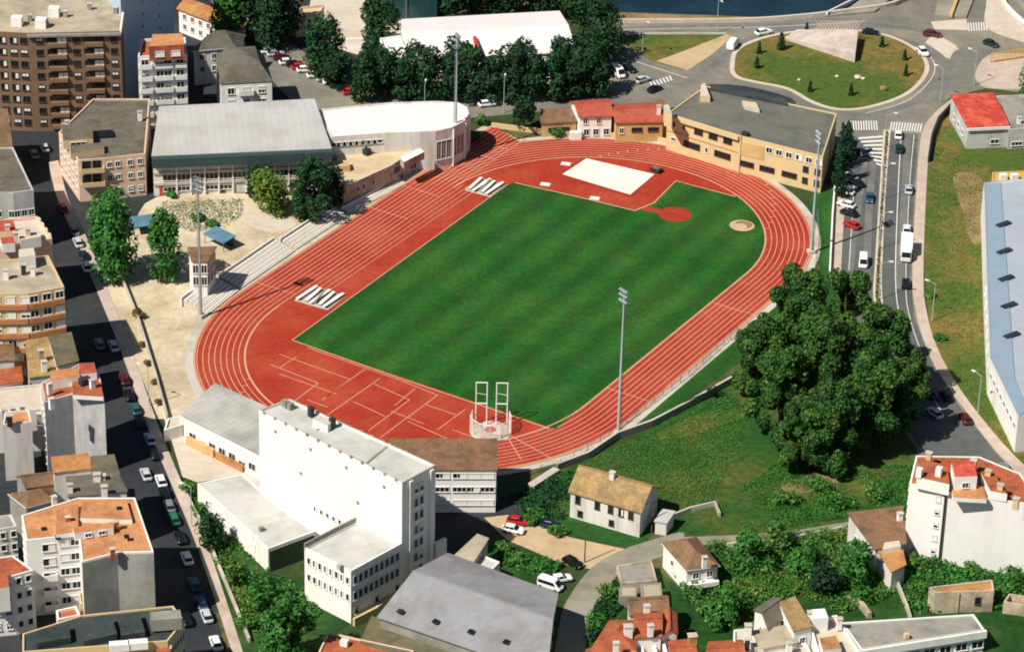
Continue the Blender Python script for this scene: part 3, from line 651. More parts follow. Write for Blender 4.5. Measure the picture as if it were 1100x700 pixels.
# ---------------------------------------------------------------- vehicles
def mesh_of(mb, name): o = mb.build(name); me = o.data; bpy.data.objects.remove(o); return me
def rect(x0, x1, w): return [(x0, -w/2), (x1, -w/2), (x1, w/2), (x0, w/2)]
def loft(mb, secs, m, top=True):
    for (z0, A), (z1, B_) in zip(secs, secs[1:]):
        for i in range(len(A)):
            j = (i+1) % len(A); mb.face([(*A[i], z0), (*A[j], z0), (*B_[j], z1), (*B_[i], z1)], m)
    if top: mb.face([(*q, secs[-1][0]) for q in secs[-1][1]], m)
    mb.face([(*q, secs[0][0]) for q in reversed(secs[0][1])], m)
def cham(x0, x1, w, c=.25):
    return [(x0+c, -w/2), (x1-c, -w/2), (x1, -w/2+c), (x1, w/2-c), (x1-c, w/2), (x0+c, w/2), (x0, w/2-c), (x0, -w/2+c)]
VP = {}
def vparts(kind):
    if kind in VP: return VP[kind]
    P = []
    if kind == 'car':
        b = MB(); loft(b, [(.28, cham(-2.0, 2.05, 1.6)), (.5, cham(-2.1, 2.15, 1.74)), (.78, cham(-2.08, 2.05, 1.7)), (.92, cham(-1.95, 1.7, 1.56))], 'rubber')
        loft(b, [(1.40, cham(-1.3, .38, 1.2, .15)), (1.47, cham(-1.15, .25, 1.05, .15))], 'rubber')
        for x in (-.42, -1.22, .3):
            for y in (-1, 1): b.tube((x+.25*(1 if x > 0 else -.6), y*.72, .9), (x, y*.6, 1.41), .05, .05, 'rubber', 4, False)
        P.append(('body', mesh_of(b, 'body'), (0, 0, 0), True))
        g = MB(); loft(g, [(.92, cham(-1.8, 1.05, 1.46, .1)), (1.40, cham(-1.3, .4, 1.2, .1))], 'glass', False); P.append(('windows', mesh_of(g, 'windows'), (0, 0, 0), False))
        wr, xs, yw = .31, (-1.28, 1.32), .8
        lx, lz = 2.08, .62
    elif kind == 'van':
        b = MB(); loft(b, [(.3, cham(-2.3, 2.3, 1.75)), (.6, cham(-2.35, 2.4, 1.86)), (1.05, cham(-2.33, 2.0, 1.84)), (1.95, cham(-2.25, 1.2, 1.66)), (2.05, cham(-2.1, 1.05, 1.5))], 'rubber'); P.append(('body', mesh_of(b, 'body'), (0, 0, 0), True))
        g = MB(); g.face([(2.03, -.75, 1.1), (2.03, .75, 1.1), (1.3, .7, 1.9), (1.3, -.7, 1.9)], 'glass')
        for s in (-1, 1):
            q = [(-2.0, s*.93, 1.15), (1.5, s*.93, 1.15), (1.05, s*.86, 1.8), (-2.0, s*.86, 1.8)]; g.face(q if s < 0 else q[::-1], 'glass')
        P.append(('windows', mesh_of(g, 'windows'), (0, 0, 0), False)); wr, xs, yw = .34, (-1.5, 1.5), .86; lx, lz = 2.3, .8
    else:   # box truck
        b = MB(); loft(b, [(.45, cham(1.6, 3.6, 2.0, .15)), (1.2, cham(1.6, 3.65, 2.05, .15)), (2.3, cham(1.6, 3.1, 1.9, .15))], 'rubber'); b.box((-.9, 0, .5), (5.2, .9, .25), 'rubber'); P.append(('cab', mesh_of(b, 'cab'), (0, 0, 0), True))
        c = MB(); c.box((-1.0, 0, .8), (5.0, 2.3, 2.4), 'white_metal'); P.append(('cargo_box', mesh_of(c, 'cargo_box'), (0, 0, 0), False))
        g = MB(); g.face([(3.64, -.9, 1.3), (3.64, .9, 1.3), (3.2, .85, 2.2), (3.2, -.85, 2.2)], 'glass')
        for s in (-1, 1):
            q = [(2.1, s*1.03, 1.35), (3.4, s*1.03, 1.35), (3.1, s*.98, 2.1), (2.1, s*.98, 2.1)]; g.face(q if s < 0 else q[::-1], 'glass')
        P.append(('windows', mesh_of(g, 'windows'), (0, 0, 0), False)); wr, xs, yw = .42, (-2.2, 2.6), .95; lx, lz = 3.62, .9
    w = MB(); w.tube((0, -.11, 0), (0, .11, 0), wr, wr, 'rubber', 14); w.tube((0, -.13, 0), (0, .13, 0), wr*.55, wr*.55, 'iron', 10); wm = mesh_of(w, 'wheel')
    for x in xs:
        for s in (-1, 1): P.append(('wheel', wm, (x, s*yw, wr), False))
    l = MB(); l.box((0, 0, -.08), (.12, .36, .16), 'lamp_glass'); lm = mesh_of(l, 'headlight')
    for s in (-1, 1): P.append(('headlight', lm, (lx, s*.55, lz), False))
    VP[kind] = P; return P
def car(p, a, colour, label, kind='car', group=None, name=None, s=1.0, z=.06):
    g = G(p, z); t = thing(name or {'car': 'parked_car', 'van': 'van', 'truck': 'box_truck'}[kind], label, {'car': 'car', 'van': 'van', 'truck': 'truck'}[kind], (g[0], g[1], z), a, group)
    for nm, me, loc, paint in vparts(kind):
        o = bpy.data.objects.new(nm, me); COL.objects.link(o); o.parent = t; o.location = loc
        if paint: o.material_slots[0].link = 'OBJECT'; o.material_slots[0].material = K('paint_'+colour.replace(' ', '_'))
    t.scale = (s, s, s); return t
# ================================================================ BUILDINGS, NORTH WEST
R3 = lambda z0, n, d=3.0: [z0+d*i for i in range(n)]
# brown brick block
B = bld('apartment_block', 'tall brown brick apartment block with a flat beige roof in the top left corner', [(-70, 31), (30, 36), (129, 34), (138, -30), (-70, -30)], 24, 'brown_brick', 'flat_roof', par=.5)
for k, z in enumerate(R3(2.2, 8, 2.85)):
    wins(B, 1, [.12, .52, .93], [z], 1.5, 1.3, ('dark', 'dark', 'blind'), 'frame_dark'); wins(B, 1, [.31, .71], [z], 4.4, 1.5, ('dark', 'dark', 'half', 'half'), 'frame_dark')
    for u in (.21, .61): ebox(B, 1, u, u+.2, z-1.35, .9, .85, 'brown_brick', 'balcony')
    wins(B, 0, [.72, .84, .95], [z], 1.6, 1.4, ('dark', 'half', 'blind'), 'frame_dark')
ebox(B, 1, -.01, 1.01, 23.3, .8, .5, 'concrete_grey', 'cornice'); ebox(B, 2, 0, 1, 23.4, .3, 1.0, 'white_wall', 'parapet')
for p in ((18, 18), (58, 8), (44, 20)): rbox(B, p, 25.6, (2.4, 2, 2.4), 'white_wall', 'roof_hut', parent=B.roof)
for p in ((32, 16), (70, 12), (96, 4), (124, 8), (50, 22)): chimney(B, p, 25, .9, 'concrete_grey')
# tower in shade behind it
B = bld('apartment_tower', 'tall pale tower with its front in blue shade behind the brown brick block', [(129, 115-126), (185, 82-126), (170, 66-126), (114, 97-126)], 30, 'blue_shade_wall', 'flat_roof')
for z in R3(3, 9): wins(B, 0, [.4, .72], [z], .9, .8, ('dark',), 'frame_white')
# small white building with an orange tiled terrace
B = bld('apartment_house', 'narrow white apartment house with orange tiled penthouse beside the shaded tower', [(148, 61), (201, 58), (199, 40), (152, 42)], 18, 'white_wall', 'tile_rust')
for z in R3(1.6, 6, 2.95):
    wins(B, 0, [.14, .44, .60, .85], [z], 1.7, 1.6, ('dark', 'blind', 'dark'), 'frame_white')
    balcony(B, 0, .02, .28, z-1.1, .9); balcony(B, 0, .34, .70, z-1.1, .8); balcony(B, 0, .75, .98, z-1.1, .9)
C = penthouse(B, [(160, 50), (198, 48), (196, 36), (164, 37)], 21, 'tile_rust', 'tile_light'); pwins(C, 0, [.3, .75], [19], 2.0, 1.2, 'white')
# grey mansard house
B = bld('town_house', 'white town house under a big grey slate mansard roof above the gym', [(237, 90), (292, 87), (283, 60), (232, 63)], 10, 'white_wall', 'slate', 'mansard', 3.5)
wins(B, 0, [.2, .5, .8], R3(2, 3), 1.6, 1.5, ('dark', 'blind'), 'frame_white'); balcony(B, 0, .34, .64, 7.2, .9); balcony(B, 0, .34, .64, 4.2, .9)
B2 = bld('town_house', 'low grey slate roofed house touching the back of the mansard house', [(208, 54), (252, 50), (262, 38), (222, 40)], 9, 'stained_white', 'slate', 'hip', 3); wins(B2, 0, [.2, .5, .8], [4, 7], 1.2, 1.3)
B = bld('row_house', 'long low house with an ochre roof and white eaves among trees at the top', [(192, 10), (256, 35), (264, 29), (200, 4)], 6, 'white_wall', 'tile_ochre', 'shed', 1.2, .5); wins(B, 0, lsp(.1, .9, 7), [2, 4.6], 1.1, 1.2)
B = bld('house', 'small pink flat roofed house between the treetops at the top edge', [(311, 21), (343, 17), (348, 5), (318, 8)], 5, 'pink_wall', 'beige_roof'); wins(B, 0, [.25, .7], [2.6], 1.2, 1.2); wins(B, 1, [.5], [2.6], 1, 1.2)
# grey apartment block with pink front
B = bld('apartment_block', 'pink fronted apartment block with a grey pitched roof and round windows beside the gym', [(84, 172), (112, 170), (156, 165), (161, 106), (100, 106), (63, 142)], 10, 'pink_wall', 'slate', par=.35)
wins(B, 1, [.12, .32, .62, .86], [2.0, 5.2, 8.3], 1.1, 1.2, ('dark', 'dark', 'blind'), 'frame_white')
for z in (4.1, 7.4): balcony(B, 0, .08, .98, z, 1.3, 'cream_wall', .9); wins(B, 0, [.3, .7], [z+1.3], 1.8, 1.7, ('dark',), 'frame_dark')
wins(B, 5, lsp(.12, .9, 5), [2.4, 5.4, 8.3], 1.1, 1.3, ('dark', 'blind'))
C = penthouse(B, [(68, 151), (100, 149), (99, 133), (66, 134)], 11.8, 'cream_wall', 'slate'); pwins(C, 0, [.5], [10.8], 3.4, .8)
penthouse(B, [(76, 165), (112, 160), (111, 153), (75, 156)], 10.9, 'cream_wall', 'slate')
skylight(B, (114, 143), 10.2, 3.2); chimney(B, (150, 120), 12, .9); chimney(B, (72, 130), 12.5, .9, 'white_wall')
# gym
B = bld('sports_gym', 'long gym hall with a pale metal roof and dark fascia above a windowed white wall', [(164, 168), (355, 160), (337, 113), (172, 121)], 9.6, 'stained_white', 'metal_grey', 'shed', 1.2, .25)
a_, b_, an_ = edge(B, 0)
ebox(B, 0, -.005, 1.005, 7.6, 1.9, 2.1, 'dark_fascia', 'fascia')
ebox(B, 0, 0, 1, 2.7, .35, .55, 'concrete', 'ledge'); ebox(B, 0, 0, 1, 5.3, .3, .5, 'concrete', 'ledge')
for k in range(12):
    u = .09+.079*k; put(winmesh(3.0, 1.4, 'dark', 'frame_white'), B, 0, u, 4.4); ebox(B, 0, u+.036, u+.044, 0, .4, 7.4, 'white_wall', 'pilaster')
    if k % 3 != 2: put(winmesh(2.8, 1.0, 'dark', 'frame_white'), B, 0, u, 1.6)
d_ = MB(); d_.box((0, 0, 0), (1.1, .2, 2.2), 'tile_red'); put(mesh_of(d_, 'door'), B, 0, .045, 0.05, 'door')
wins(B, 3, [.2, .5, .8], [4.4], 2, 1.2)
# white round ended hall
rp = [(356, 147), (410, 143), (468, 141), (486, 137), (499, 130), (504, 122), (502, 115), (492, 110), (470, 108.5), (420, 110), (338, 118)]
B = bld('round_hall', 'white roofed hall with a rounded end standing behind the beige terrace', rp, 9.5, 'stained_white', 'metal_white', par=.35)
for e, n in ((2, 3), (3, 3), (4, 3), (5, 2)): wins(B, e, lsp(.2, .8, n), [4.6], 1.2, 4.4, ('dark',), 'frame_white')
for e in (3, 4, 5): ebox(B, e, .02, .08, 0, .35, 9, 'white_wall', 'pilaster')
wins(B, 0, lsp(.08, .92, 8), [7.6], 2.2, .8)
# beige terrace wing
B = bld('terrace_wing', 'low stone wing under a beige flat terrace between the gym and the track', [(369, 201), (420, 178), (440, 165), (478, 147), (503, 138), (500, 126), (470, 130), (358, 150)], 5.2, 'stone_wall', 'beige_roof', par=.4, wl='concrete')
wins(B, 0, [.3, .42, .62], [3.2], .9, 1.0, ('dark',), 'frame_white'); wins(B, 2, lsp(.1, .9, 5), [2.6], 2.2, 3.0, ('dark',), 'frame_white')
put(winmesh(2.6, 1.6, 'dark', 'frame_white'), B, 1, .3, 3.4); put(winmesh(2.6, 1.6, 'dark', 'frame_white'), B, 1, .72, 3.4); put(winmesh(2.4, 1.4, 'dark', 'frame_white'), B, 1, .5, 1.1)
penthouse(B, [(434, 174), (456, 163), (451, 159), (430, 169)], 6.6, 'stone_wall', 'white_wall')
rbox(B, (392, 153), 7.2, (1.6, 1.4, 2), 'metal_grey', 'vent', parent=B.roof); rbox(B, (394, 160), 6.2, (1.4, 1.4, 1.2), 'dark_metal', 'vent', parent=B.roof); antenna(B, (391, 150), 5.0, 4)
penthouse(B, [(352, 180), (376, 178), (374, 172), (352, 173)], 6.2, 'ochre_wall', 'beige_roof')
# market hall with white roof
B = bld('market_hall', 'large hall with a broad white roof behind the row of round trees', [(446, 64), (618, 56), (600, 13), (430, 22)], 8, 'white_wall', 'metal_white', 'gable0', 1.6, .3)
P2 = px([(508, 41), (511.5, 41), (516.5, 57), (513, 57)], 9.5)
mb = MB(); mb.prism(ccw(P2), 8.2, 10.0, 'red_metal'); mb.build('roof_stripe', B.roof, B.org)
wins(B, 0, lsp(.05, .95, 14), [5.5], 2.4, 1.5); wins(B, 3, lsp(.1, .9, 5), [5], 2, 1.5)
B = bld('annex_building', 'small white flat roofed annex at the left end of the white market hall', [(416, 66), (439, 60), (430, 38), (408, 41)], 5, 'white_wall', 'metal_white'); wins(B, 0, [.3, .7], [3], 1.4, 1.2)
B = bld('office_block', 'dark teal glazed block behind the white market hall at the top edge', [(392, -29), (470, -33), (478, -60), (398, -56)], 13, 'teal_glass', 'flat_roof')
ebox(B, 0, -.01, .01, 0, .3, 13, 'white_wall', 'pilaster'); ebox(B, 0, .56, .58, 0, .3, 13, 'iron', 'pilaster')
# north houses by the track
B = bld('shed', 'low brown roofed shed left of the white house with the red roof', [(582, 133), (619, 131), (616, 119), (582, 121)], 3.4, 'ochre_wall', 'tile_brown', 'shed', .6, .3); wins(B, 0, [.3, .7], [1.8], 1.6, .8, ('dark',), 'frame_dark')
B = bld('white_house', 'white house with a red tiled roof overlooking the north bend of the track', [(623, 125), (657, 124), (651, 107), (614, 110)], 5.6, 'white_wall', 'tile_red', 'gable0', 1.3, .45)
wins(B, 0, [.18, .6], [4.3], 1.1, 1.2); wins(B, 0, [.22, .52, .85], [1.6], 1.3, 1.5); wins(B, 3, [.5], [3.6], 1, 1.2); ebox(B, 0, -.3, .05, 0, 1.0, 2, 'white_wall', 'porch')
B = bld('ochre_house', 'ochre house under a dull red roof between the white house and the school', [(662, 132), (712, 131), (704, 111), (657, 113)], 5, 'ochre_wall', 'tile_red', 'gable0', 1.2, .35)
wins(B, 0, [.12], [3], 1.1, 1.3, ('dark',)); wins(B, 0, [.45, .8], [3.2], 2.4, .9, ('dark',), 'frame_dark'); chimney(B, (708, 114), 7.8, .8)
B = bld('lean_to', 'narrow brown roofed lean-to squeezed against the school gable', [(709, 128), (717, 128), (713, 111), (704, 111)], 4.6, 'ochre_wall', 'tile_brown', 'shed', .8, .1)
# school
B = bld('school', 'long ochre school building with a huge grey roof beside the north bend', [(717, 122), (795, 146), (884, 168), (899, 122), (758, 92)], 9, 'cream_wall', 'school_roof', par=.25)
wins(B, 0, [.1, .24], [6.9], .9, 1.3); wins(B, 0, lsp(.44, .84, 3), [6.9], 2.2, 1.3, ('dark',), 'frame_dark'); wins(B, 0, [.1], [3.2], 1.2, .8); wins(B, 0, [.36, .78], [3.1], 4.2, 1.3, ('dark',), 'frame_dark'); wins(B, 0, [.56], [3.1], .7, 1.2)
ebox(B, 0, 0, 1.0, 8.2, .9, .85, 'cream_wall', 'cornice'); ebox(B, 0, 0, 1, 4.9, .2, .25, 'ochre_wall', 'string_course')
wins(B, 1, lsp(.36, .96, 6), [7.3], 1.5, 1.2, ('half', 'dark'), 'frame_white'); wins(B, 1, [.81, .95], [4.9, 2.2], 1.3, 1.3, ('dark',), 'frame_dark'); wins(B, 1, [.1, .35, .62], [2.6], 3.6, 1.1, ('dark', 'half'), 'frame_dark')
ebox(B, 1, 0, .02, 0, .3, 9.1, 'cream_wall', 'pilaster'); ebox(B, 1, 0, .3, 4.6, .15, 3.2, 'ochre_wall', 'panel')
penthouse(B, [(800, 114), (816, 118), (812, 110), (797, 108)], 9.6, 'concrete', 'beige_roof'); penthouse(B, [(714, 121), (722, 123), (718, 112), (713, 113)], 12, 'cream_wall', 'concrete')
penthouse(B, [(752, 103), (763, 104), (757, 89), (753, 91)], 10.2, 'cream_wall', 'pale_paving'); rbox(B, (801, 142), 9.6, (1.6, 1, .8), 'dark_metal', 'hatch', parent=B.roof)
mb = MB(); P2 = px([(762, 95), (846, 112), (844, 106), (766, 90)], 9.3); mb.prism(ccw(P2), 8.4, 9.3, 'slate_dark'); mb.build('roof_light', B.roof, B.org)
# ================================================================ EAST
B = bld('red_roof_house', 'grey house with a bright red metal roof at the corner of the avenue', [(1040, 137), (1083, 135), (1066, 103), (1022, 105)], 5.4, 'grey_block', 'red_metal', 'shed', .5, .3)
ebox(B, 0, -.01, 1.05, 4.7, .5, .7, 'white_wall', 'fascia'); wins(B, 3, [.25, .5, .75], [2.4], 1.6, 1.4); wins(B, 0, [.7], [1.6], 2, 1, ('dark',))
B = bld('workshop', 'grey flat roofed workshop to the right of the bright red roof', [(1084, 139), (1150, 135), (1140, 100), (1070, 103)], 5, 'grey_block', 'concrete_grey'); wins(B, 0, [.15, .4, .7], [1.3], 2.6, .9, ('dark',)); chimney(B, (1095, 126), 6, .8)
B = bld('warehouse', 'big grey warehouse with a pale blue roof edge at the right side of the frame', [(1094, 447), (1260, 420), (1240, 178), (1057, 196), (1060, 290), (1064, 385)], 8, 'white_wall', 'shed_blue', par=.25, wl='strip_blue')
sk = [(1071, 243), (1072, 272), (1074, 301), (1077, 330), (1080, 362)]
P2 = px([(1057.6, 197), (1075, 196), (1084, 320), (1090, 405), (1104, 440), (1095, 445.5), (1065, 384.5), (1060.8, 290)], 8); mb = MB(); mb.prism(ccw(P2), 7.6, 7.95, 'strip_blue'); mb.build('roof_edge', B.roof, B.org)
for i, p in enumerate(sk):
    g = G(p, 8.1); q = G((p[0]+14, p[1]-5), 8.1); mb = MB(); mb.box(((g[0]+q[0])/2, (g[1]+q[1])/2, 7.9), (3.6, 1.3, .35), 'dark_metal', math.atan2(q[1]-g[1], q[0]-g[0])); mb.build('skylight', B.roof, B.org)
for k in range(9):
    a = G((1076+.8*k*k*.12, 208+24*k), 7.9); b = G((1250, 196+24*k), 7.9); mb = MB(); strip(mb, [a, b], .22, 7.62, 'concrete_grey'); mb.build('roof_seam', B.roof, B.org)
wins(B, 4, lsp(.1, .9, 6), [5], 1.6, 1.2); wins(B, 5, lsp(.08, .92, 8), [5], 1.6, 1.2)
def lpart(name, parent, fn):
    mb = MB(); fn(mb); return mb.build(name, parent)
B = bld('material_shed', 'low ochre yellow roofed shed tucked behind the big grey warehouse', [(1066, 197), (1130, 192), (1126, 182), (1066, 185)], 3.4, 'ochre_wall', 'yellow_steel', par=.3)
for p in ((1078, 187), (1090, 187)): rbox(B, p, 4.4, (1.6, 1.2, 1.3), 'white_wall', 'roof_hut', parent=B.roof)
# white apartment building, bottom right
B = bld('apartment_building', 'white apartment building with terracotta roof and red dormer at the right edge', [(977, 519), (1018, 529), (1120, 543), (1096, 508), (1052, 490), (984, 489)], 15, 'white_panel', 'tile_rust', par=.12)
wins(B, 0, [.78], R3(2.5, 5, 2.7), .9, 1.1, ('blind', 'white'), 'frame_white'); ebox(B, 0, .94, .97, .5, .3, 14, 'dark_metal', 'drainpipe')
wins(B, 5, lsp(.2, .8, 3), R3(2.5, 5, 2.7), 1.2, 1.3)
C = penthouse(B, [(985, 512), (1020, 520), (1018, 500), (986, 491)], 17.2, 'white_wall', 'tile_rust'); rbox(B, (988, 503), 18.8, (1, 1.2, 1.6), 'white_wall', 'dormer'); rbox(B, (1009, 502), 18.8, (1, 1.2, 1.6), 'white_wall', 'dormer')
C = penthouse(B, [(1026, 512), (1050, 511), (1046, 495), (1022, 497)], 18.4, 'white_wall', 'red_metal'); pwins(C, 0, [.5], [16.6], 1.2, 1)
penthouse(B, [(1024, 534), (1060, 536), (1056, 522), (1022, 521)], 15.7, 'white_wall', 'tile_light'); penthouse(B, [(1064, 527), (1082, 530), (1068, 508), (1054, 508)], 16.6, 'white_wall', 'tile_rust')
for p in ((998, 486), (1046, 494), (1092, 535), (1062, 505), (1075, 520)): chimney(B, p, 17.6, 1.0, 'cream_wall')
B = bld('brown_roof_house', 'cottage with a weathered brown roof just left of the white apartment building', [(940, 590), (972, 584), (968, 549), (912, 556)], 5, 'stained_white', 'tile_brown', 'shed', .8, .3)
wins(B, 3, [.3, .6], [2.6], .9, 1.1); chimney(B, (967, 551), 7.2, .9)
B = bld('lean_to', 'ochre roofed lean-to with a pale arched end below the brown roofed cottage', [(958, 614), (972, 607), (967, 588), (943, 594)], 4, 'stained_white', 'tile_ochre', 'shed', .6, .25)
penthouse(B, [(948, 590), (968, 586), (966, 580), (950, 582)], 5.6, 'white_wall', 'pale_paving')
B = bld('stone_shed', 'roofless pale stone shed standing in the greenery below the white building', [(1004, 636), (1068, 634), (1066, 622), (998, 630)], 4.4, 'rubble', 'tile_ochre', par=.5)
wins(B, 0, [.74], [2.4], 1, 1.3, ('dark',), 'frame_dark'); ebox(B, 0, .4, .42, 0, .2, 4.2, 'rubble', 'buttress')
B = bld('ruined_hut', 'small broken stone hut right of the roofless stone shed', [(1078, 646), (1104, 650), (1106, 640), (1084, 637)], 2.4, 'rubble', 'soil', par=1.2)
B = bld('flat_garage', 'long grey flat roof with a bright white front edge in the bottom right', [(925, 697), (1058, 676), (1046, 659), (904, 668)], 4.6, 'white_wall', 'concrete_grey', par=.25)
ebox(B, 0, -.01, 1.01, 3.2, .5, 1.4, 'white_wall', 'fascia'); wins(B, 0, lsp(.3, .95, 6), [1.8], 2.2, 1.4, ('dark',), 'frame_white'); rbox(B, (974, 680), 5.4, (.8, .8, .9), 'cream_wall', 'vent', parent=B.roof)
# white cottages, bottom right
B = bld('cottage', 'small cottage with a two sided grey brown roof, highest of the white cottages', [(811, 655), (826, 676), (846, 660), (830, 643)], 5, 'white_wall', 'slate', 'gable1', 1.5, .3); wins(B, 1, [.5], [3], 1, 1.1); wins(B, 0, [.5], [3], 1, 1.1)
B = bld('cottage', 'white cottage with a tan shed roof and white front right of the grey roofed cottage', [(853, 678), (872, 673), (853, 645), (838, 651)], 6.2, 'white_wall', 'tile_tan', 'shed', .6, .2); wins(B, 0, [.5], [4, 1.6], 1.1, 1.2); wins(B, 3, [.3, .7], [4.4], 1, 1.1)
B = bld('cottage', 'white terrace house with domed stair head in the white cottages', [(880, 705), (926, 702), (899, 660), (868, 664)], 5, 'white_wall', 'pale_paving', par=.7); penthouse(B, [(874, 664), (890, 663), (886, 653), (872, 654)], 7, 'white_wall', 'white_wall'); penthouse(B, [(884, 698), (904, 696), (898, 682), (880, 685)], 6.2, 'white_wall', 'tile_ochre'); chimney(B, (902, 664), 6.8, .9); chimney(B, (871, 657), 6.8, 1.0)
B = bld('cottage', 'low grey roofed white cottage between the orange roof and the tan shed roof', [(812, 698), (856, 690), (842, 675), (806, 681)], 4.4, 'white_wall', 'flat_roof', 'shed', .4, .2); wins(B, 0, lsp(.2, .8, 3), [2.4], 1, 1.2)
B = bld('cottage', 'white stub of a cottage with a chimney beside the right hand orange roof', [(788, 690), (812, 690), (806, 674), (788, 676)], 5, 'white_wall', 'pale_paving', par=.4); chimney(B, (804, 671), 7, 1.1); chimney(B, (803, 686), 6.6, .8, 'dark_metal')
B = bld('cottage', 'white cottage cut by the bottom edge below the tan shed roof', [(815, 722), (880, 716), (866, 690), (812, 697)], 3.6, 'white_wall', 'pale_paving', par=.3); chimney(B, (848, 690), 5.6, .9); chimney(B, (817, 699), 5.6, .8)
# orange roofs, bottom centre
o1 = bld('orange_house', 'house with a bright orange hipped roof nearest the curved lane', [(634, 700), (682, 698), (682, 666), (656, 666)], 6, 'white_wall', 'tile_rust', 'hip', 1.6, .3); chimney(o1, (662, 690), 8.8, .9); chimney(o1, (675, 672), 8.6, 1.4, 'white_wall')
o2 = bld('orange_house', 'orange roofed house in the middle of the orange cluster with one chimney', [(683, 685), (710, 683), (710, 658), (682, 660)], 6.4, 'white_wall', 'tile_rust', 'gable0', 1.2, .25); chimney(o2, (699, 671), 9, .9)
o3 = bld('orange_house', 'narrow orange roofed house at the right end of the cluster', [(711, 683), (727, 680), (726, 659), (710, 660)], 5.6, 'white_wall', 'tile_rust', 'gable1', 1, .25); wins(o3, 1, [.3, .7], [3], 1, 1.2)
o4 = bld('brown_roof_house', 'house with a brown mottled roof behind the orange cluster', [(677, 660), (718, 657), (715, 640), (675, 643)], 5.4, 'stained_white', 'tile_brown', 'gable0', 1.2, .25); chimney(o4, (695, 650), 8, .9)
o5 = bld('courtyard_house', 'white courtyard terrace with ochre floor bays below the orange roofs', [(678, 716), (722, 714), (722, 688), (678, 690)], 4.2, 'white_wall', 'tile_ochre', par=1)
for p in ((690, 698), (704, 698), (715, 698)): rbox(o5, p, 4.6, (.5, 5, 1), 'white_wall', 'divider')
o6 = bld('orange_house', 'orange roof cut by the bottom edge, left of the white cottages', [(758, 715), (800, 712), (796, 688), (762, 690)], 4.6, 'white_wall', 'tile_rust', 'gable0', 1, .25)
o7 = bld('orange_house', 'low orange roof with an ochre round chimney, between courtyard and gardens', [(722, 714), (750, 712), (742, 687), (718, 689)], 4.6, 'white_wall', 'tile_rust', 'gable0', 1, .25); chimney(o7, (744, 682), 7.4, 1.4, 'tile_ochre')
o8 = bld('orange_house', 'small orange roof at the very bottom beside the lane', [(628, 716), (672, 714), (668, 694), (632, 697)], 4.6, 'white_wall', 'tile_rust', 'gable0', 1.2, .25); wins(o8, 3, [.5], [2.6], 1, 1.2)
B = bld('white_barn', 'white walled barn with a brown hipped roof at the bend of the lane', [(738, 611), (771, 606), (747, 577), (713, 583)], 5, 'white_wall', 'tile_brown', 'hip', 1.8, .35)
ebox(B, 0, 0, 1, 1.4, 1.2, .9, 'white_wall', 'balcony'); wins(B, 0, [.3, .75], [3.4], 1.2, 1.2); chimney(B, (757, 598), 8, .8); wins(B, 3, [.4], [3], 1, 1.1)
B = bld('garden_shed', 'grey stone topped terrace shed inside the bend of the lane', [(668, 626), (706, 623), (700, 601), (662, 607)], 2.4, 'rubble', 'concrete_grey', par=.2)
B = bld('garden_shed', 'square dark roofed shed just above the brown mottled roof', [(690, 644), (712, 642), (710, 625), (688, 627)], 2.8, 'concrete_grey', 'flat_roof', par=.15)
B = bld('garden_shed', 'small pale roofed shed left of the square dark roofed shed', [(666, 640), (684, 640), (684, 629), (664, 629)], 2.4, 'concrete_grey', 'flat_roof', par=.15)
B = bld('farmhouse', 'old stone farmhouse with a tan tiled gable roof on the lawn below the track', [(613, 527), (688, 549), (707, 523), (633, 502)], 5.6, 'stained_white', 'tile_tan', 'gable0', 2.6, .4)
for u, st in zip((.11, .39, .58, .73, .87), ('dark', 'dark', 'dark', 'half', 'dark')): put(winmesh(1.0, 1.5, st, 'frame_dark'), B, 0, u, 4.2)
wins(B, 0, [.15, .6], [1.4], 1.0, 1.1, ('dark',), 'frame_dark'); wins(B, 1, [.4], [3.8], 1.1, 3.0, ('white',), 'frame_white'); wins(B, 1, [.7], [4.2], .9, 1.2); chimney(B, (658, 507), 9.4, .9, 'stained_white')
B = bld('glass_lean_to', 'small pale metal frame porch on the shaded gable of the stone farmhouse', [(704, 560), (716, 562), (724, 552), (712, 550)], 2.6, 'stained_white', 'metal_grey', 'shed', .4, .2)
# ================================================================ SOUTH CENTRE
B = bld('storage_hall', 'big hall with a light grey gabled fibre cement roof at the bottom centre', [(409, 662), (585, 722), (597, 638), (482, 596)], 7, 'concrete_grey', 'fibre_light', 'gable0', 2.6, .5)
for k in range(4): skylight(B, ((430+38*k, 655+11*k)), 8.4, 1)
wins(B, 1, lsp(.15, .85, 5), [4], 1.4, 1.6, ('dark',), 'frame_dark')
B = bld('long_shed', 'narrow beige roofed shed jutting out behind the big grey gabled hall', [(486, 600), (506, 607), (524, 581), (513, 577)], 5, 'concrete', 'flat_roof', 'shed', .4, .2)
B = bld('garden_shed', 'small white roofed shed against the back eave of the grey gabled hall', [(528, 612), (537, 603), (517, 595), (504, 602)], 4, 'white_wall', 'gravel_roof', par=.2)
B = bld('lower_shed', 'dark olive roofed shed along the bottom edge below the grey hall', [(388, 690), (540, 738), (560, 712), (400, 666)], 4.2, 'concrete_grey', 'olive_roof', 'shed', .5, .25)
B = bld('rust_roof_house', 'house with a rust orange flat roof and white vent at the bottom edge', [(340, 704), (440, 724), (444, 698), (352, 678)], 4.6, 'pink_wall', 'tile_rust', par=.3); rbox(B, (370, 687), 5.4, (1.3, 1.1, 1.0), 'white_wall', 'vent', parent=B.roof)
wall_line('yard_wall', px([(380, 672), (404, 660), (448, 622), (470, 606)]), .5, 1.6, 'cream_wall', 'cream yard wall running along the foot of the shaded white annex', 'wall')
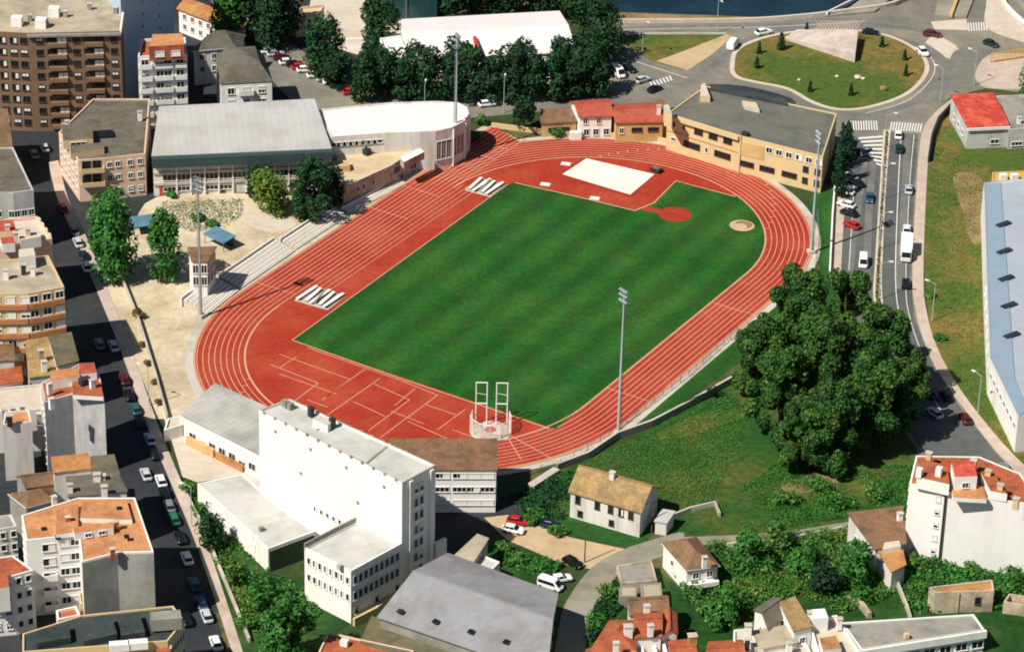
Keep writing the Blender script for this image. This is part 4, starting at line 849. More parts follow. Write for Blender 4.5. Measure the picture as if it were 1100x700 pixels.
# the white tower of the school
B = bld('white_tower', 'huge white blank walled tower block beside the south bend of the track', [(278, 440), (432, 518), (468, 499), (311, 428)], 22, 'white_panel', 'gravel_roof', par=.4, wl='concrete')
WT = B
for z in R3(2.5, 7, 2.8): wins(B, 1, [.42, .58], [z], 1.0, 1.5, ('dark', 'dark', 'blind'), 'frame_white')
for u in (.2, .82): ebox(B, 1, u, u+.1, .2, .35, 21.3, 'white_wall', 'pilaster')
wins(B, 0, lsp(.4, .66, 7), [7.4], .7, .9, ('half', 'dark'), 'frame_white')
for e in (0, 2):
    for u in lsp(.04, .96, 13): ebox(B, e, u-.008, u+.008, 21.7, .12, .45, 'concrete_grey', 'parapet_post')
C = penthouse(B, [(336, 450), (352, 457), (358, 451), (342, 445)], 23.0, 'white_wall', 'gravel_roof')
for p in ((334, 437), (357, 449)): rbox(B, p, 23.6, (.9, .9, 1.8), 'dark_metal', 'vent', parent=B.roof)
antenna(B, (307, 430), 21.6, 1.8); rbox(B, (309, 431), 22.9, (2.4, 1, 1.3), 'concrete_grey', 'roof_hut', parent=B.roof)
mb = MB(); strip(mb, px([(394, 497), (418, 477)], 21.7), .5, 21.66, 'concrete_grey'); mb.build('roof_joint', B.roof, B.org)
mb = MB(); strip(mb, px([(340, 462), (356, 449)], 21.7), .4, 21.67, 'concrete_grey'); mb.build('roof_joint', B.roof, B.org)
ebox(B, 1, .98, 1.3, 0, .6, 6, 'white_wall', 'side_wall')
B = bld('school_annex', 'white four storey annex with rows of small windows in front of the blank tower', [(327, 588), (377, 613), (432, 583), (382, 560)], 10.8, 'white_wall', 'gravel_roof', par=.35)
wins(B, 0, lsp(.1, .93, 8), [8.6, 5.2, 2.0], .75, 1.3, ('dark', 'half'), 'frame_white', skip={(2, i) for i in range(8)}); wins(B, 1, lsp(.08, .9, 9), [8.6, 5.4], 1.0, 1.6, ('dark',), 'frame_white'); wins(B, 1, [.1, .5, .9], [2.2], 1, 1.3)
ebox(B, 3, 0, 1, 10.3, .1, 1.4, 'concrete_grey', 'parapet'); rbox(B, (365, 606), 11.4, (.8, .8, .9), 'concrete', 'vent', parent=B.roof)
B = bld('low_wing', 'low white wing with a pale grey roof and dark end wall by the street garden', [(212, 519), (288, 589), (339, 570), (292, 536), (262, 509)], 5, 'white_wall', 'gravel_roof', par=.3)
mb = MB(); a, b, an = edge(B, 1); d = (b-a).normalized(); nr = Vector((d.y, -d.x)); mb.prism([tuple(a+nr*.12+d*.3), tuple(b+nr*.12-d*.3), tuple(b-nr*.05-d*.3), tuple(a-nr*.05+d*.3)], .1, 4.3, 'dark_green_wall'); mb.build('dark_cladding', B.root, B.org)
wins(B, 0, [.8], [2.6], 1.2, 1.3, ('white',)); wins(B, 0, [.15, .3], [2.6], 1.2, 1.3, ('blind',)); rbox(B, (281, 566), 5.4, (.8, .8, .9), 'concrete_grey', 'vent', parent=B.roof)
B = bld('workshop_hall', 'white hall with a corrugated grey roof left of the blank tower', [(197, 446), (279, 487), (284, 440), (231, 416)], 5.6, 'white_wall', 'corrugated', 'shed', .5, .35)
wins(B, 0, lsp(.12, .9, 7), [2.0], 1.8, 1.4, ('dark', 'blind'), 'frame_white'); ebox(B, 0, .06, .42, .1, .7, 1.7, 'ochre_wall', 'shutter_bay'); ebox(B, 0, .45, .8, .1, .6, 1.4, 'tile_ochre', 'shutter_bay')
B = bld('yard_hut', 'small white walled yard corner in the shade left of the corrugated hall', [(176, 462), (196, 456), (196, 446), (180, 449)], 2.6, 'white_wall', 'pale_paving', par=.4)
# grandstand building
B = bld('stand_building', 'white multi storey building with brown roof cutting into the south bend of the track', [(440, 505), (533, 505), (533, 474), (418, 474)], 9, 'white_panel', 'tile_brown', 'shed', .3, .25)
wins(B, 0, [.38, .58, .74, .9], [7.9, 5.0], 2.6, 1.0, ('dark', 'dark', 'half'), 'frame_white', skip={(0, 2), (0, 3)}); wins(B, 0, [.38, .58, .74, .9], [2.2], 2.4, 1.0, ('white',), 'frame_white')
wins(B, 0, [.74, .9], [7.9], 2.4, 1.0, ('white',), 'frame_white'); wins(B, 1, [.3, .7], [5, 2], 1.4, 1.2)
wins(B, 2, lsp(.1, .9, 5), [5], 2, 1)


# wear and fittings on the big white wall: vents and downpipes
for u_, z_ in ((.12, 19), (.37, 19), (.62, 19), (.88, 19), (.3, 13), (.7, 13)): ebox(WT, 0, u_-.008, u_+.008, z_, .1, .6, 'concrete_grey', 'vent')
# ================================================================ WEST: the street side
B = bld('grey_roof_block', 'block with a slate grey roof in shade at the left edge below the brick block', [(-40, 206), (14, 207), (36, 204), (14, 158), (-40, 160)], 14, 'grey_block', 'slate', par=.3)
wins(B, 0, lsp(.2, .95, 4), R3(3, 3), 1.2, 1.4); wins(B, 1, lsp(.15, .85, 3), R3(3, 3), 1.2, 1.4); wins(B, 2, lsp(.1, .9, 6), R3(3, 3), 1.2, 1.3)
B = bld('brown_roof_house', 'narrow house with a brown slope of roof under the left end of the brick block', [(-30, 166), (13, 161), (8, 124), (-30, 126)], 10, 'stained_white', 'tile_brown', 'shed', 1.4, .2); wins(B, 1, lsp(.2, .8, 3), [5, 8], 1.1, 1.3)
B = bld('terrace_house', 'white and pink house with cluttered roof terraces at the left edge', [(-30, 266), (20, 264), (56, 256), (40, 232), (-30, 238)], 15, 'pink_wall', 'pale_paving', par=.7)
penthouse(B, [(-20, 250), (18, 248), (14, 236), (-20, 238)], 17, 'pink_wall', 'tile_red'); penthouse(B, [(22, 258), (44, 254), (38, 244), (18, 247)], 16.6, 'white_wall', 'pale_paving'); penthouse(B, [(2, 262), (16, 261), (14, 254), (0, 255)], 16.3, 'white_wall', 'tile_red')
for p in ((17, 250), (30, 246), (8, 242)): chimney(B, p, 18, .9, 'pink_wall')
wins(B, 2, lsp(.15, .85, 4), R3(2.5, 5), 1.1, 1.3)
B = bld('banded_apartments', 'apartment block with orange banded balconies and a beige roof on the dark street', [(-40, 316), (30, 315), (69, 308), (52, 274), (-40, 284)], 20, 'cream_wall', 'flat_roof', par=.4)
for k, z in enumerate(R3(1.2, 6, 3.15)):
    for e, us in ((0, lsp(.5, .95, 3)), (1, lsp(.16, .86, 3))):
        wins(B, e, us, [z+1.6], 1.7, 1.4, ('blind', 'white', 'dark'), 'frame_white')
        ebox(B, e, .02, .98, z-.3, .5, 1.0, 'orange_brick', 'balcony')
wins(B, 0, [.38], R3(2.8, 6, 3.15), 1.8, 2.0, ('dark',)); wins(B, 2, lsp(.1, .9, 6), R3(2.8, 6, 3.15), 1.2, 1.4)
penthouse(B, [(20, 276), (38, 274), (36, 266), (20, 268)], 22.5, 'white_wall', 'pale_paving'); chimney(B, (25, 284), 21.8, .9, 'dark_metal'); chimney(B, (6, 290), 21.6, 1); chimney(B, (35, 287), 21.4, .9)
B = bld('small_house', 'house with a dark brown roof at the left edge below the orange banded block', [(-20, 389), (15, 387), (14, 366), (-20, 368)], 8, 'stained_white', 'tile_brown', 'gable0', 1.2, .2)
B = bld('small_house', 'house with a grey brown lean roof and chimneys right below the orange banded block', [(32, 406), (62, 402), (52, 366), (28, 372)], 9, 'stained_white', 'tile_tan', 'shed', 1, .2); chimney(B, (44, 376), 12, .9, 'concrete_grey'); chimney(B, (47, 388), 11.6, 1)
B = bld('small_house', 'house with an olive brown tiled roof at the street edge below the orange banded block', [(62, 394), (84, 388), (76, 362), (53, 366)], 11, 'stained_white', 'olive_roof', 'shed', .8, .2); wins(B, 1, [.3, .7], R3(3, 3), 1.1, 1.3)
B = bld('low_orange_house', 'low orange roof strip between the dark brown roof and the pale flat terrace', [(-20, 417), (24, 410), (22, 398), (-20, 404)], 9.5, 'white_wall', 'tile_rust', 'shed', .6, .2)
B = bld('terrace_block', 'pale flat terrace block left of the tall grey gable wall', [(-20, 443), (48, 439), (46, 412), (-20, 418)], 9, 'stained_white', 'pale_paving', par=.5); penthouse(B, [(6, 455), (32, 452), (30, 441), (4, 444)], 10, 'white_wall', 'tile_light')
for p in ((5, 440), (14, 438), (24, 436), (42, 444)): chimney(B, p, 11.4, .9, 'concrete_grey')
B = bld('white_block', 'narrow grey white block with a bare front wall below the pale terrace', [(3, 456), (34, 453), (31, 440), (5, 442)], 12, 'stained_white', 'tile_light', par=.3); chimney(B, (10, 446), 14, 1, 'dark_metal'); wins(B, 1, [.4], R3(3, 3), 1, 1.2)
B = bld('gable_apartments', 'apartment block with orange roofs and a tall blank grey white gable wall', [(48, 432), (78, 423), (112, 428), (106, 398), (84, 391), (44, 411)], 16, 'grey_block', 'tile_rust', par=.15)
penthouse(B, [(54, 410), (86, 404), (84, 394), (54, 398)], 17.6, 'white_wall', 'tile_light'); penthouse(B, [(86, 402), (104, 400), (101, 389), (84, 390)], 17.4, 'white_wall', 'tile_red'); penthouse(B, [(78, 424), (111, 426), (108, 410), (77, 408)], 16.7, 'white_wall', 'tile_rust'); rbox(B, (91, 406), 18, (2, 1.4, 2), 'dark_metal', 'roof_hut', parent=B.roof)
for p in ((53, 412), (99, 408), (55, 428)): chimney(B, p, 18.4, .9)
wins(B, 2, lsp(.15, .85, 4), R3(3, 4, 3), 1.1, 1.3); wins(B, 5, lsp(.2, .8, 3), R3(3, 4, 3), 1.1, 1.3)
B = bld('brown_roof_house', 'house with a rusty brown roof directly below the tall grey gable wall', [(58, 508), (98, 503), (94, 492), (56, 496)], 10, 'stained_white', 'tile_ochre', 'shed', .8, .2)
B = bld('grey_roof_house', 'house with an olive grey roof on the street corner below the tall grey gable', [(100, 512), (128, 510), (122, 492), (98, 494)], 12, 'stained_white', 'olive_roof', 'shed', .5, .2); chimney(B, (104, 509), 14, 1.2); chimney(B, (110, 510), 13.6, 1, 'concrete'); wins(B, 1, [.3, .7], R3(3, 3), 1.1, 1.3); wins(B, 0, [.3, .7], R3(3, 3), 1.1, 1.3)
B = bld('brown_roof_house', 'wide house with a dark brown roof at the left behind the light orange roofs', [(28, 524), (72, 518), (66, 508), (18, 512)], 7, 'concrete_grey', 'tile_brown', 'gable0', 1.2, .2)
B = bld('grey_roof_house', 'house with a grey beige roof and white chimneys between the brown roofs', [(74, 534), (136, 528), (126, 512), (72, 516)], 12, 'stained_white', 'slate', 'shed', .6, .2); chimney(B, (75, 520), 14, .9); chimney(B, (112, 522), 14, 1); wins(B, 1, [.3, .7], [4], 1, 1.2)
B = bld('grey_roof_house', 'house with a triangular brown grey hipped roof at the left of the light orange roofs', [(28, 544), (58, 536), (54, 523), (10, 530)], 7, 'concrete_grey', 'tile_brown', 'hip', 1.6, .2); chimney(B, (58, 533), 9.4, .8)
# orange apartment block
B = bld('orange_apartments', 'apartment block with broad light orange roofs, white front and grey side wall', [(28, 580), (84, 574), (88, 603), (126, 593), (165, 592), (145, 534), (84, 534), (23, 553)], 15.5, 'white_wall', 'tile_light', par=.15)
for z in R3(2, 5, 2.9):
    wins(B, 0, [.42], [z], 2.2, 1.4, ('dark', 'half'), 'frame_white'); wins(B, 0, [.72, .93], [z+.6], 1.6, 1.3, ('dark', 'white', 'dark'), 'frame_white')
    wins(B, 4, [.2, .5, .8], [z], 1.2, 1.3); wins(B, 7, [.3, .7], [z], 1.1, 1.3)
for z in (4, 7, 10): balcony(B, 0, .28, .56, z-2.6, .9)
mb = MB()
for e in (2, 3):
    a, b, an = edge(B, e); d = (b-a).normalized(); nr = Vector((d.y, -d.x)); mb.prism([tuple(a+nr*.08), tuple(b+nr*.08), tuple(b-nr*.05), tuple(a-nr*.05)], .1, 15.2, 'grey_render')
mb.build('grey_cladding', B.root, B.org)
C = penthouse(B, [(80, 573), (122, 566), (122, 560), (78, 566)], 16.8, 'white_wall', 'tile_light'); pwins(C, 0, [.35, .7], [16.1], 1.2, .7)
penthouse(B, [(60, 574), (84, 571), (84, 540), (60, 546)], 16.2, 'white_wall', 'tile_light'); penthouse(B, [(86, 556), (142, 558), (136, 537), (88, 538)], 16.2, 'white_wall', 'tile_light')
for p in ((73, 555), (125, 560), (121, 589)): chimney(B, p, 17.0, .8, 'tile_rust')
for p in ((47, 567), (62, 576), (128, 545), (136, 575), (100, 568)): skylight(B, p, 15.6 if p[0] < 80 else 16.4, .9)
B = bld('rooftop_annex', 'low cream terraced annex at the foot of the grey side wall of the orange block', [(86, 648), (132, 642), (128, 628), (84, 636)], 5.5, 'cream_wall', 'pale_paving', par=.5)
ebox(B, 0, .05, .98, 3.9, .3, .5, 'tile_red', 'awning'); wins(B, 0, [.3, .6, .85], [2.2], 1.8, 1.6, ('dark', 'white'), 'frame_white'); penthouse(B, [(98, 641), (131, 637), (130, 631), (98, 635)], 6.6, 'white_wall', 'white_wall')
B = bld('balcony_house', 'narrow white balcony house with a small rust roof at the foot of the orange block', [(62, 665), (86, 660), (82, 650), (60, 655)], 5, 'white_wall', 'tile_rust', par=.5); wins(B, 0, [.3, .7], [2.5], 1.2, 1.3)
B = bld('white_apartments', 'white apartment house with an orange hipped roof at the lower left edge', [(-30, 622), (14, 618), (36, 612), (14, 596), (-30, 602)], 12, 'white_wall', 'tile_rust', par=.12)
penthouse(B, [(-20, 634), (10, 630), (8, 614), (-20, 618)], 12.8, 'white_wall', 'tile_rust', hb=8)
for z in R3(2, 4, 2.9): wins(B, 1, [.25, .72], [z], 1, 1.2); wins(B, 0, [.55, .85], [z], 1.1, 1.3, ('dark', 'blind'))
B = bld('small_block', 'small grey white block in shade left of the light orange roofs', [(-20, 571), (18, 565), (12, 552), (-20, 556)], 9, 'stained_white', 'concrete_grey', par=.3); wins(B, 0, [.6, .9], R3(2.4, 3, 2.6), 1, 1.2)
B = bld('dark_roof_block', 'dark slate roofed block in shade along the bottom left edge', [(24, 700), (180, 688), (198, 666), (186, 650), (88, 660), (24, 680)], 13, 'cream_wall', 'slate_dark', par=.3)
for p, s in (((128, 690), 3.2), ((148, 688), 3.2)): rbox(B, p, 14.2, (s, 1.4, 1.3), 'white_wall', 'dormer', parent=B.roof)
for pts in ([(90, 688), (126, 680), (120, 662), (92, 668)], [(130, 682), (156, 678), (150, 658), (128, 660)], [(40, 690), (76, 684), (74, 670), (42, 676)]): penthouse(B, pts, 14.0, 'slate_dark', 'slate_dark')
rbox(B, (178, 660), 15.4, (5, 2.6, 2.2), 'concrete_grey', 'roof_hut', parent=B.roof); wins(B, 1, lsp(.1, .9, 6), [4, 7.2, 10.4], 1, 1.2)
B = bld('cream_block', 'cream walled block with an ochre patch cut by the bottom left edge', [(40, 726), (186, 712), (184, 690), (40, 704)], 12, 'cream_wall', 'flat_roof', par=1.0); penthouse(B, [(168, 706), (184, 704), (182, 694), (168, 696)], 12.6, 'cream_wall', 'tile_rust')
# ================================================================ SPORTS GROUND FURNITURE
def floodlight(p, h, label, rz):
    g = G(p); t = thing('floodlight_mast', label, 'floodlight', (g[0], g[1], .1), rz, 'floodlight masts around the track')
    lpart('base', t, lambda m: m.box((0, 0, 0), (1.5, 1.5, .7), 'concrete'))
    lpart('pole', t, lambda m: (m.tube((0, 0, .7), (0, 0, h*.5), .32, .24, 'pole_grey', 10), m.tube((0, 0, h*.5), (0, 0, h), .24, .15, 'pole_grey', 10)))
    fr = lpart('lamp_frame', t, lambda m: ([m.tube((-1.15, 0, h-.1+dz), (1.15, 0, h-.1+dz), .09, .09, 'iron', 5) for dz in (-1.4, 0, 1.3)], [m.tube((x, 0, h-1.6), (x, 0, h+1.3), .08, .08, 'iron', 5) for x in (-1.15, 0, 1.15)], m.box((0, -.45, h-1.7), (2.4, .9, .12), 'iron')))
    for z in (h-1.0, h+.2, h+1.2):
        for x in (-.9, -.3, .3, .9):
            o = lpart('lamp', fr, lambda m: (m.tube((x, .1, z), (x, .45, z-.2), .16, .26, 'pole_grey', 8, False), m.tube((x, .45, z-.2), (x, .47, z-.21), .26, .26, 'lamp_glass', 8)))
    lpart('ladder', t, lambda m: ([m.tube((x, -.5, .7), (x, -.4, h-1.6), .035, .035, 'iron', 4) for x in (-.2, .2)], [m.tube((-.2, -.48, 1+.6*k), (.2, -.48, 1+.6*k), .02, .02, 'iron', 3) for k in range(int(h/.6)-3)]))
    return t
floodlight((216, 341), 30, 'tall floodlight mast at the lower end of the concrete stand, west side of the track', -.6)
floodlight((664, 467), 30, 'tall floodlight mast beside the east straight standing out against the green pitch', 2.2)
floodlight((489, 172), 29, 'tall floodlight mast in front of the white round ended hall', -1.2)
floodlight((871, 272), 27, 'tall floodlight mast outside the north east bend in front of the school', 1.9)
# concrete stands along the west straight
def stand(p0, p1, depth, rows, label, side=1):
    a = Vector(G(p0)); b = Vector(G(p1)); d = b-a; L = d.length; c = (a+b)/2; t = thing('concrete_stand', label, 'stand', (c.x, c.y, .1), math.atan2(d.y, d.x), 'concrete stands of the west straight')
    for k in range(rows):
        lpart('step', t, lambda m: m.box((0, .4+k*depth, 0), (L-.02*k, depth, .26*(k+1)), 'pale_paving', bot=False))
        lpart('bench', t, lambda m: m.box((0, .72+k*depth, .26*(k+1)), (L-.6, .42, .14), 'white_wall'))
    lpart('back_wall', t, lambda m: m.box((0, .5+rows*depth, 0), (L, .25, .26*rows+.6), 'white_wall', bot=False))
    return t
stand((224, 338), (257, 312), 1.0, 6, 'lowest and deepest concrete stand, next to the small ticket tower')
stand((258, 311), (317, 270), .95, 5, 'middle concrete stand of the west straight in front of the sandy yard')
stand((318, 269), (374, 232), .9, 4, 'upper concrete stand of the west straight ending near the stone wing')
stand((375, 231), (437, 198), .8, 2, 'low two step end of the concrete stands, beside the stone wing')
sheet('stand_walk', px([(222, 343), (262, 314), (372, 239), (440, 198), (443, 200), (376, 241), (266, 318), (230, 343)]), .12, 'pale_paving')
B = bld('ticket_tower', 'narrow white two storey ticket tower with a small brown roof beside the stand', [(207, 281), (222, 281), (231, 268), (203, 269)], 9, 'white_wall', 'tile_brown', 'shed', .4, .3)
wins(B, 0, lsp(.2, .8, 2), [7.3, 4.6], 1.2, 1.8, ('dark',), 'frame_white'); wins(B, 1, lsp(.15, .85, 3), [7.3, 4.6], 1.5, 1.9, ('dark',), 'frame_white')
def shed_roof(p, size, rz, label):
    g = G(p); t = thing('tarp_shelter', label, 'shelter', (g[0], g[1], .06), rz); a, b = size
    lpart('roof', t, lambda m: m.slab([(-a/2, -b/2, 2.3), (a/2, -b/2, 2.3), (a/2, b/2, 2.9), (-a/2, b/2, 2.9)], .18, 'tarp_blue'))
    for x in (-a/2+.3, a/2-.3):
        for y in (-b/2+.3, b/2-.3): lpart('post', t, lambda m: m.tube((x, y, 0), (x, y, 2.35), .08, .08, 'iron', 6))
    lpart('back_wall', t, lambda m: m.box((0, b/2-.2, 0), (a-.4, .12, 2.6), 'dark_metal'))
shed_roof((236, 264), (6.4, 3.6), -.75, 'grey blue roofed shelter on the sandy yard behind the ticket tower')
shed_roof((154, 249), (5.2, 4), .35, 'bright blue roofed shelter between the two tall poplars')
# hurdle stacks on the infield edge
def hurdles(p, n, label, rz):
    g = G(p); t = thing('bench_stack', label, 'benches', (g[0], g[1], .14), rz, 'white slatted benches on the west straight')
    for k in range(n):
        lpart('bench', t, lambda m: (m.box((0, (k-(n-1)/2)*1.6, .5), (7.0-.8*(k % 2), .75, .12), 'white_metal', .12*(k % 2-.5)), m.box((-2.6, (k-(n-1)/2)*1.6, 0), (.2, .7, .5), 'dark_metal'), m.box((2.6, (k-(n-1)/2)*1.6, 0), (.2, .7, .5), 'dark_metal')))
    lpart('mat', t, lambda m: m.box((0, 0, .01), (7.2, n*1.6, .05), 'concrete'))
    lpart('cover', t, lambda m: m.box((0, 0, .15), (5.6, .4, .6), 'concrete_grey', .15))
hurdles((344, 321), 5, 'white slatted benches laid on the red track at the lower left corner of the pitch', YAW+.05)
hurdles((521, 202), 4, 'white slatted benches laid on the red track at the upper left corner of the pitch', YAW+.05)
def marker(p, label):
    g = G(p); t = thing('take_off_board', label, 'board', (g[0], g[1], .2), YAW+.3)
    lpart('board', t, lambda m: m.box((0, 0, 0), (1.2, 2.0, .16), 'white_metal')); lpart('frame', t, lambda m: m.box((0, 0, -.04), (1.5, 2.3, .1), 'pale_paving'))
marker((608, 177), 'small white board at the upper left corner of the sand rectangle'); marker((586, 199), 'small white board at the top edge of the pitch, left one'); marker((639, 214), 'small white board at the top edge of the pitch below the sand rectangle')
g = G((705, 185)); t = thing('mat_trolley', 'dark mat trolley at the right corner of the sand rectangle', 'trolley', (*g, .2), YAW-.2)
lpart('mat', t, lambda m: m.box((0, 0, .35), (1.6, 2.6, .5), 'dark_metal')); lpart('cover', t, lambda m: m.box((.1, .1, .86), (1.3, 2.0, .1), 'tile_brown'))
for x in (-.6, .6): lpart('wheel', t, lambda m: m.tube((x, -1.2, .17), (x, 1.2, .17), .17, .17, 'rubber', 8))
# throwing cage
g = G((527, 462)); t = thing('throwing_cage', 'white throwing cage with two tall gate frames at the south end of the pitch', 'cage', (*g, .19), 0)
ring = [(math.cos(k)*3.9, math.sin(k)*3.9) for k in np.linspace(math.radians(-205), math.radians(25), 9)]
for x, y in ring: lpart('post', t, lambda m: m.tube((x, y, 0), (x, y, 3.2), .09, .07, 'white_metal', 6))
lpart('top_rail', t, lambda m: [m.tube((*a, 3.15), (*b, 3.15), .06, .06, 'white_metal', 5) for a, b in zip(ring, ring[1:])])
def netf(m):
    for a, b in zip(ring, ring[1:]):
        for k in range(7): f = k/7; m.tube((a[0]+(b[0]-a[0])*f, a[1]+(b[1]-a[1])*f, 0), (a[0]+(b[0]-a[0])*f, a[1]+(b[1]-a[1])*f, 3.1), .022, .022, 'net', 3, False)
        for k in range(9): m.tube((*a, .1+.36*k), (*b, .1+.36*k), .022, .022, 'net', 3, False)
lpart('net', t, netf)
for s, x0 in ((-1, -2.9), (1, 1.0)):
    def gf(m):
        x1 = x0+2.1; y = 1.9
        for x in (x0, x1): m.tube((x, y, 0), (x, y, 9.2), .13, .13, 'white_metal', 6)
        for zz in (4.6, 9.15): m.tube((x0, y, zz), (x1, y, zz), .12, .12, 'white_metal', 6)
        m.tube((x0, y, 6.9), (x1, y, 6.5), .05, .05, 'white_metal', 5)
    lpart('gate_frame', t, gf)
lpart('circle', t, lambda m: m.tube((0, 0, .01), (0, 0, .04), 1.1, 1.1, 'tartan_dark', 20))
# walls and fences south east of the track
wall_line('retaining_wall', px([(598, 505), (632, 492), (663, 471), (700, 458), (742, 436), (786, 411)]), .5, 1.5, 'concrete_grey', 'long grey retaining wall below the east straight ending near the grove', 'wall', None, 0, 'concrete')
wall_line('ramp_wall', px([(570, 524), (598, 506)]), 1.5, .7, 'concrete', 'thick pale ramp wall right of the brown roofed stand building', 'wall')
def fence(pts, h, label, step=3.0, m='iron', z0=.05, mesh=True):
    P = [Vector(q) for q in px(pts)]; c = P[len(P)//2]; t = thing('wire_fence', label, 'fence', (c.x, c.y, z0), 0)
    mb = MB(); ps = []
    for a, b in zip(P, P[1:]):
        n = max(1, int((b-a).length/step)); ps += [a+(b-a)*k/n for k in range(n)]
    ps.append(P[-1])
    for q in ps[:100]:
        o = lpart('post', t, lambda k: k.tube((q.x-c.x, q.y-c.y, 0), (q.x-c.x, q.y-c.y, h), .06, .06, m, 5))
    for a, b in zip(ps, ps[1:]):
        for k in (.15, .4, .65, .97): mb.tube((a.x-c.x, a.y-c.y, h*k), (b.x-c.x, b.y-c.y, h*k), .025, .025, m, 3, False)
    mb.build('rails', t); return t
fence([(560, 512), (602, 500), (645, 476), (664, 462), (740, 404), (792, 358)], 1.5, 'thin fence following the outer edge of the east straight', 3)
fence([(876, 286), (880, 262), (878, 232)], 1.6, 'thin fence on the verge outside the north east bend', 3)
wall_line('street_wall', px([(131, 302), (150, 350), (168, 408), (180, 452)]), .3, 1.3, 'concrete', 'long pale wall separating the sandy yard from the parked cars of the street', 'wall')
for i, p in enumerate([(154, 372), (160, 392), (166, 412), (172, 434)]):
    tree('shrub', ['dry brown shrub, highest of the four on the yard wall', 'dry brown shrub second from the top on the yard wall', 'dry brown shrub third from the top on the yard wall', 'dry brown shrub, lowest of the four on the yard wall'][i], p, 1.8, .9, 'bush', 'leaf_dry', 1, 0, 160, .5, 'dry shrubs along the yard wall', 'shrub')
tree('shrub', 'brown round shrub at the shaded end of the sandy yard', (148, 342), 3, 1.6, 'bush', 'leaf_dry', 0, 0, 300, .55, None, 'shrub')
wall_line('garden_wall', px([(190, 514), (214, 560), (240, 622), (268, 690)]), .35, 1.1, 'concrete', 'pale garden wall between the lower street pavement and the green strip', 'wall')
wall_line('field_wall', px([(714, 560), (742, 549), (768, 543), (773, 555)]), .4, 1.0, 'concrete', 'short pale field wall right of the stone farmhouse', 'wall')
wall_line('lane_wall', px([(780, 588), (850, 581), (914, 568)]), .35, 1.0, 'concrete', 'pale low wall along the lower side of the lane to the brown cottage', 'wall')
wall_line('garden_wall', px([(963, 628), (974, 655), (978, 668)]), .35, 1.2, 'concrete', 'narrow pale wall descending from the ochre lean-to through the garden', 'wall')
wall_line('garden_wall', px([(910, 645), (925, 652), (934, 664)]), .8, 1.2, 'rubble', 'tan rubble wall stub in the garden above the long grey garage roof', 'wall')
wall_line('plaza_wall', px([(365, 51), (392, 50)]), .6, 2.2, 'white_wall', 'short white wall at the lower edge of the pale plaza', 'wall')
wall_line('forecourt_wall', px([(528, 137), (560, 141), (600, 146), (690, 149), (745, 160)]), .35, 1.2, 'cream_wall', 'low cream wall between the north bend and the small houses', 'wall')
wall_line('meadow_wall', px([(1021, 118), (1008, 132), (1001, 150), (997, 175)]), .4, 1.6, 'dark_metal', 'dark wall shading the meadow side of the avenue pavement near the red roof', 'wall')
# monument on the roundabout
g = [G(q) for q in ((842, 43), (918, 68), (921, 46), (856, 36))]; c = mid(*g); t = thing('monument', 'pinkish wedge shaped monument with a lattice crest on the roundabout', 'monument', (*c, .15))
mb = MB(); P2 = [(x-c[0], y-c[1]) for x, y in g]; mb.prism(P2, 0, [.4, 2.4, 3.2, .9], 'stone_slab'); mb.build('wedge', t)
mb = MB(); a = Vector((*P2[3], .9)); b = Vector((*P2[2], 3.2))
for k in range(14):
    q = a+(b-a)*(.3+.05*k); mb.tube(q, q+Vector((1.4, 0, 2.4)), .09, .09, 'pale_paving', 4); mb.tube(q+Vector((1.4, 0, 0)), q+Vector((0, 0, 2.4)), .09, .09, 'pale_paving', 4)
mb.build('lattice', t)
def stone(p, s, label, m='pale_paving'):
    g = G(p); bm = bmesh.new(); bmesh.ops.create_icosphere(bm, subdivisions=2, radius=s*.6)
    for v in bm.verts: v.co *= RNG.uniform(.8, 1.15); v.co.z *= .6
    me = bpy.data.meshes.new('boulder'); bm.to_mesh(me); bm.free(); me.materials.append(K(m)); o = bpy.data.objects.new('boulder', me); COL.objects.link(o); o.location = (*g, s*.35); tag(o, label, 'boulder', None)
stone((921, 85), 1.5, 'largest pale boulder in the middle of the roundabout lawn'); stone((927, 86), 1.0, 'small pale boulder touching the largest boulder of the roundabout'); stone((949, 97), 1.6, 'ochre boulder near the lower right kerb of the roundabout', 'tile_tan'); stone((858, 87), .8, 'small pale boulder at the lower left of the roundabout lawn'); stone((899, 83), .8, 'small pale boulder left of the largest boulder on the roundabout')
# ================================================================ VEHICLES
aveU = ang((938, 300), (941, 200)); aveR = ang((973, 290), (977, 190)); st1 = ang((110, 330), (80, 262)); st2 = ang((190, 560), (150, 462))
gA = 'vehicles on the avenue'
car((927, 284), aveU+math.pi, 'white', 'white van heading down the avenue, left of the planted median', 'van', gA); car((929, 307), aveU+math.pi, 'white', 'white car right below the white van on the avenue', 'car', gA)
car((915, 244), aveU+.9, 'red', 'small red car parked at the avenue pavement', 'car', gA); car((908, 208), aveU+1.1, 'white', 'white car parked at the top of the row beside the avenue pavement', 'car', gA); car((909, 222), aveU+1.1, 'white', 'white car parked second in the row beside the avenue pavement', 'car', gA); car((912, 231), aveU+1.1, 'black', 'black car parked just above the red car by the avenue pavement', 'car', gA)
car((913, 192), aveU+.8, 'silver', 'silver car in the shade of the cypresses by the avenue', 'car', gA); car((920, 199), aveU+.8, 'black', 'black car parked next to the silver car by the cypresses', 'car', gA); car((924, 166), aveU+.5, 'dark blue', 'dark blue car in the shade at the top of the avenue', 'car', gA)
car((934, 215), aveU+math.pi, 'teal', 'teal car driving down the avenue beside the median', 'car', gA); car((966, 162), aveR, 'dark green', 'dark green car just below the zebra crossing of the avenue', 'car', gA); car((965, 147), aveR, 'white', 'white car stopping at the zebra crossing of the avenue', 'car', gA); car((976, 206), aveR, 'silver', 'silver car parked alone at the pink avenue pavement', 'car', gA)
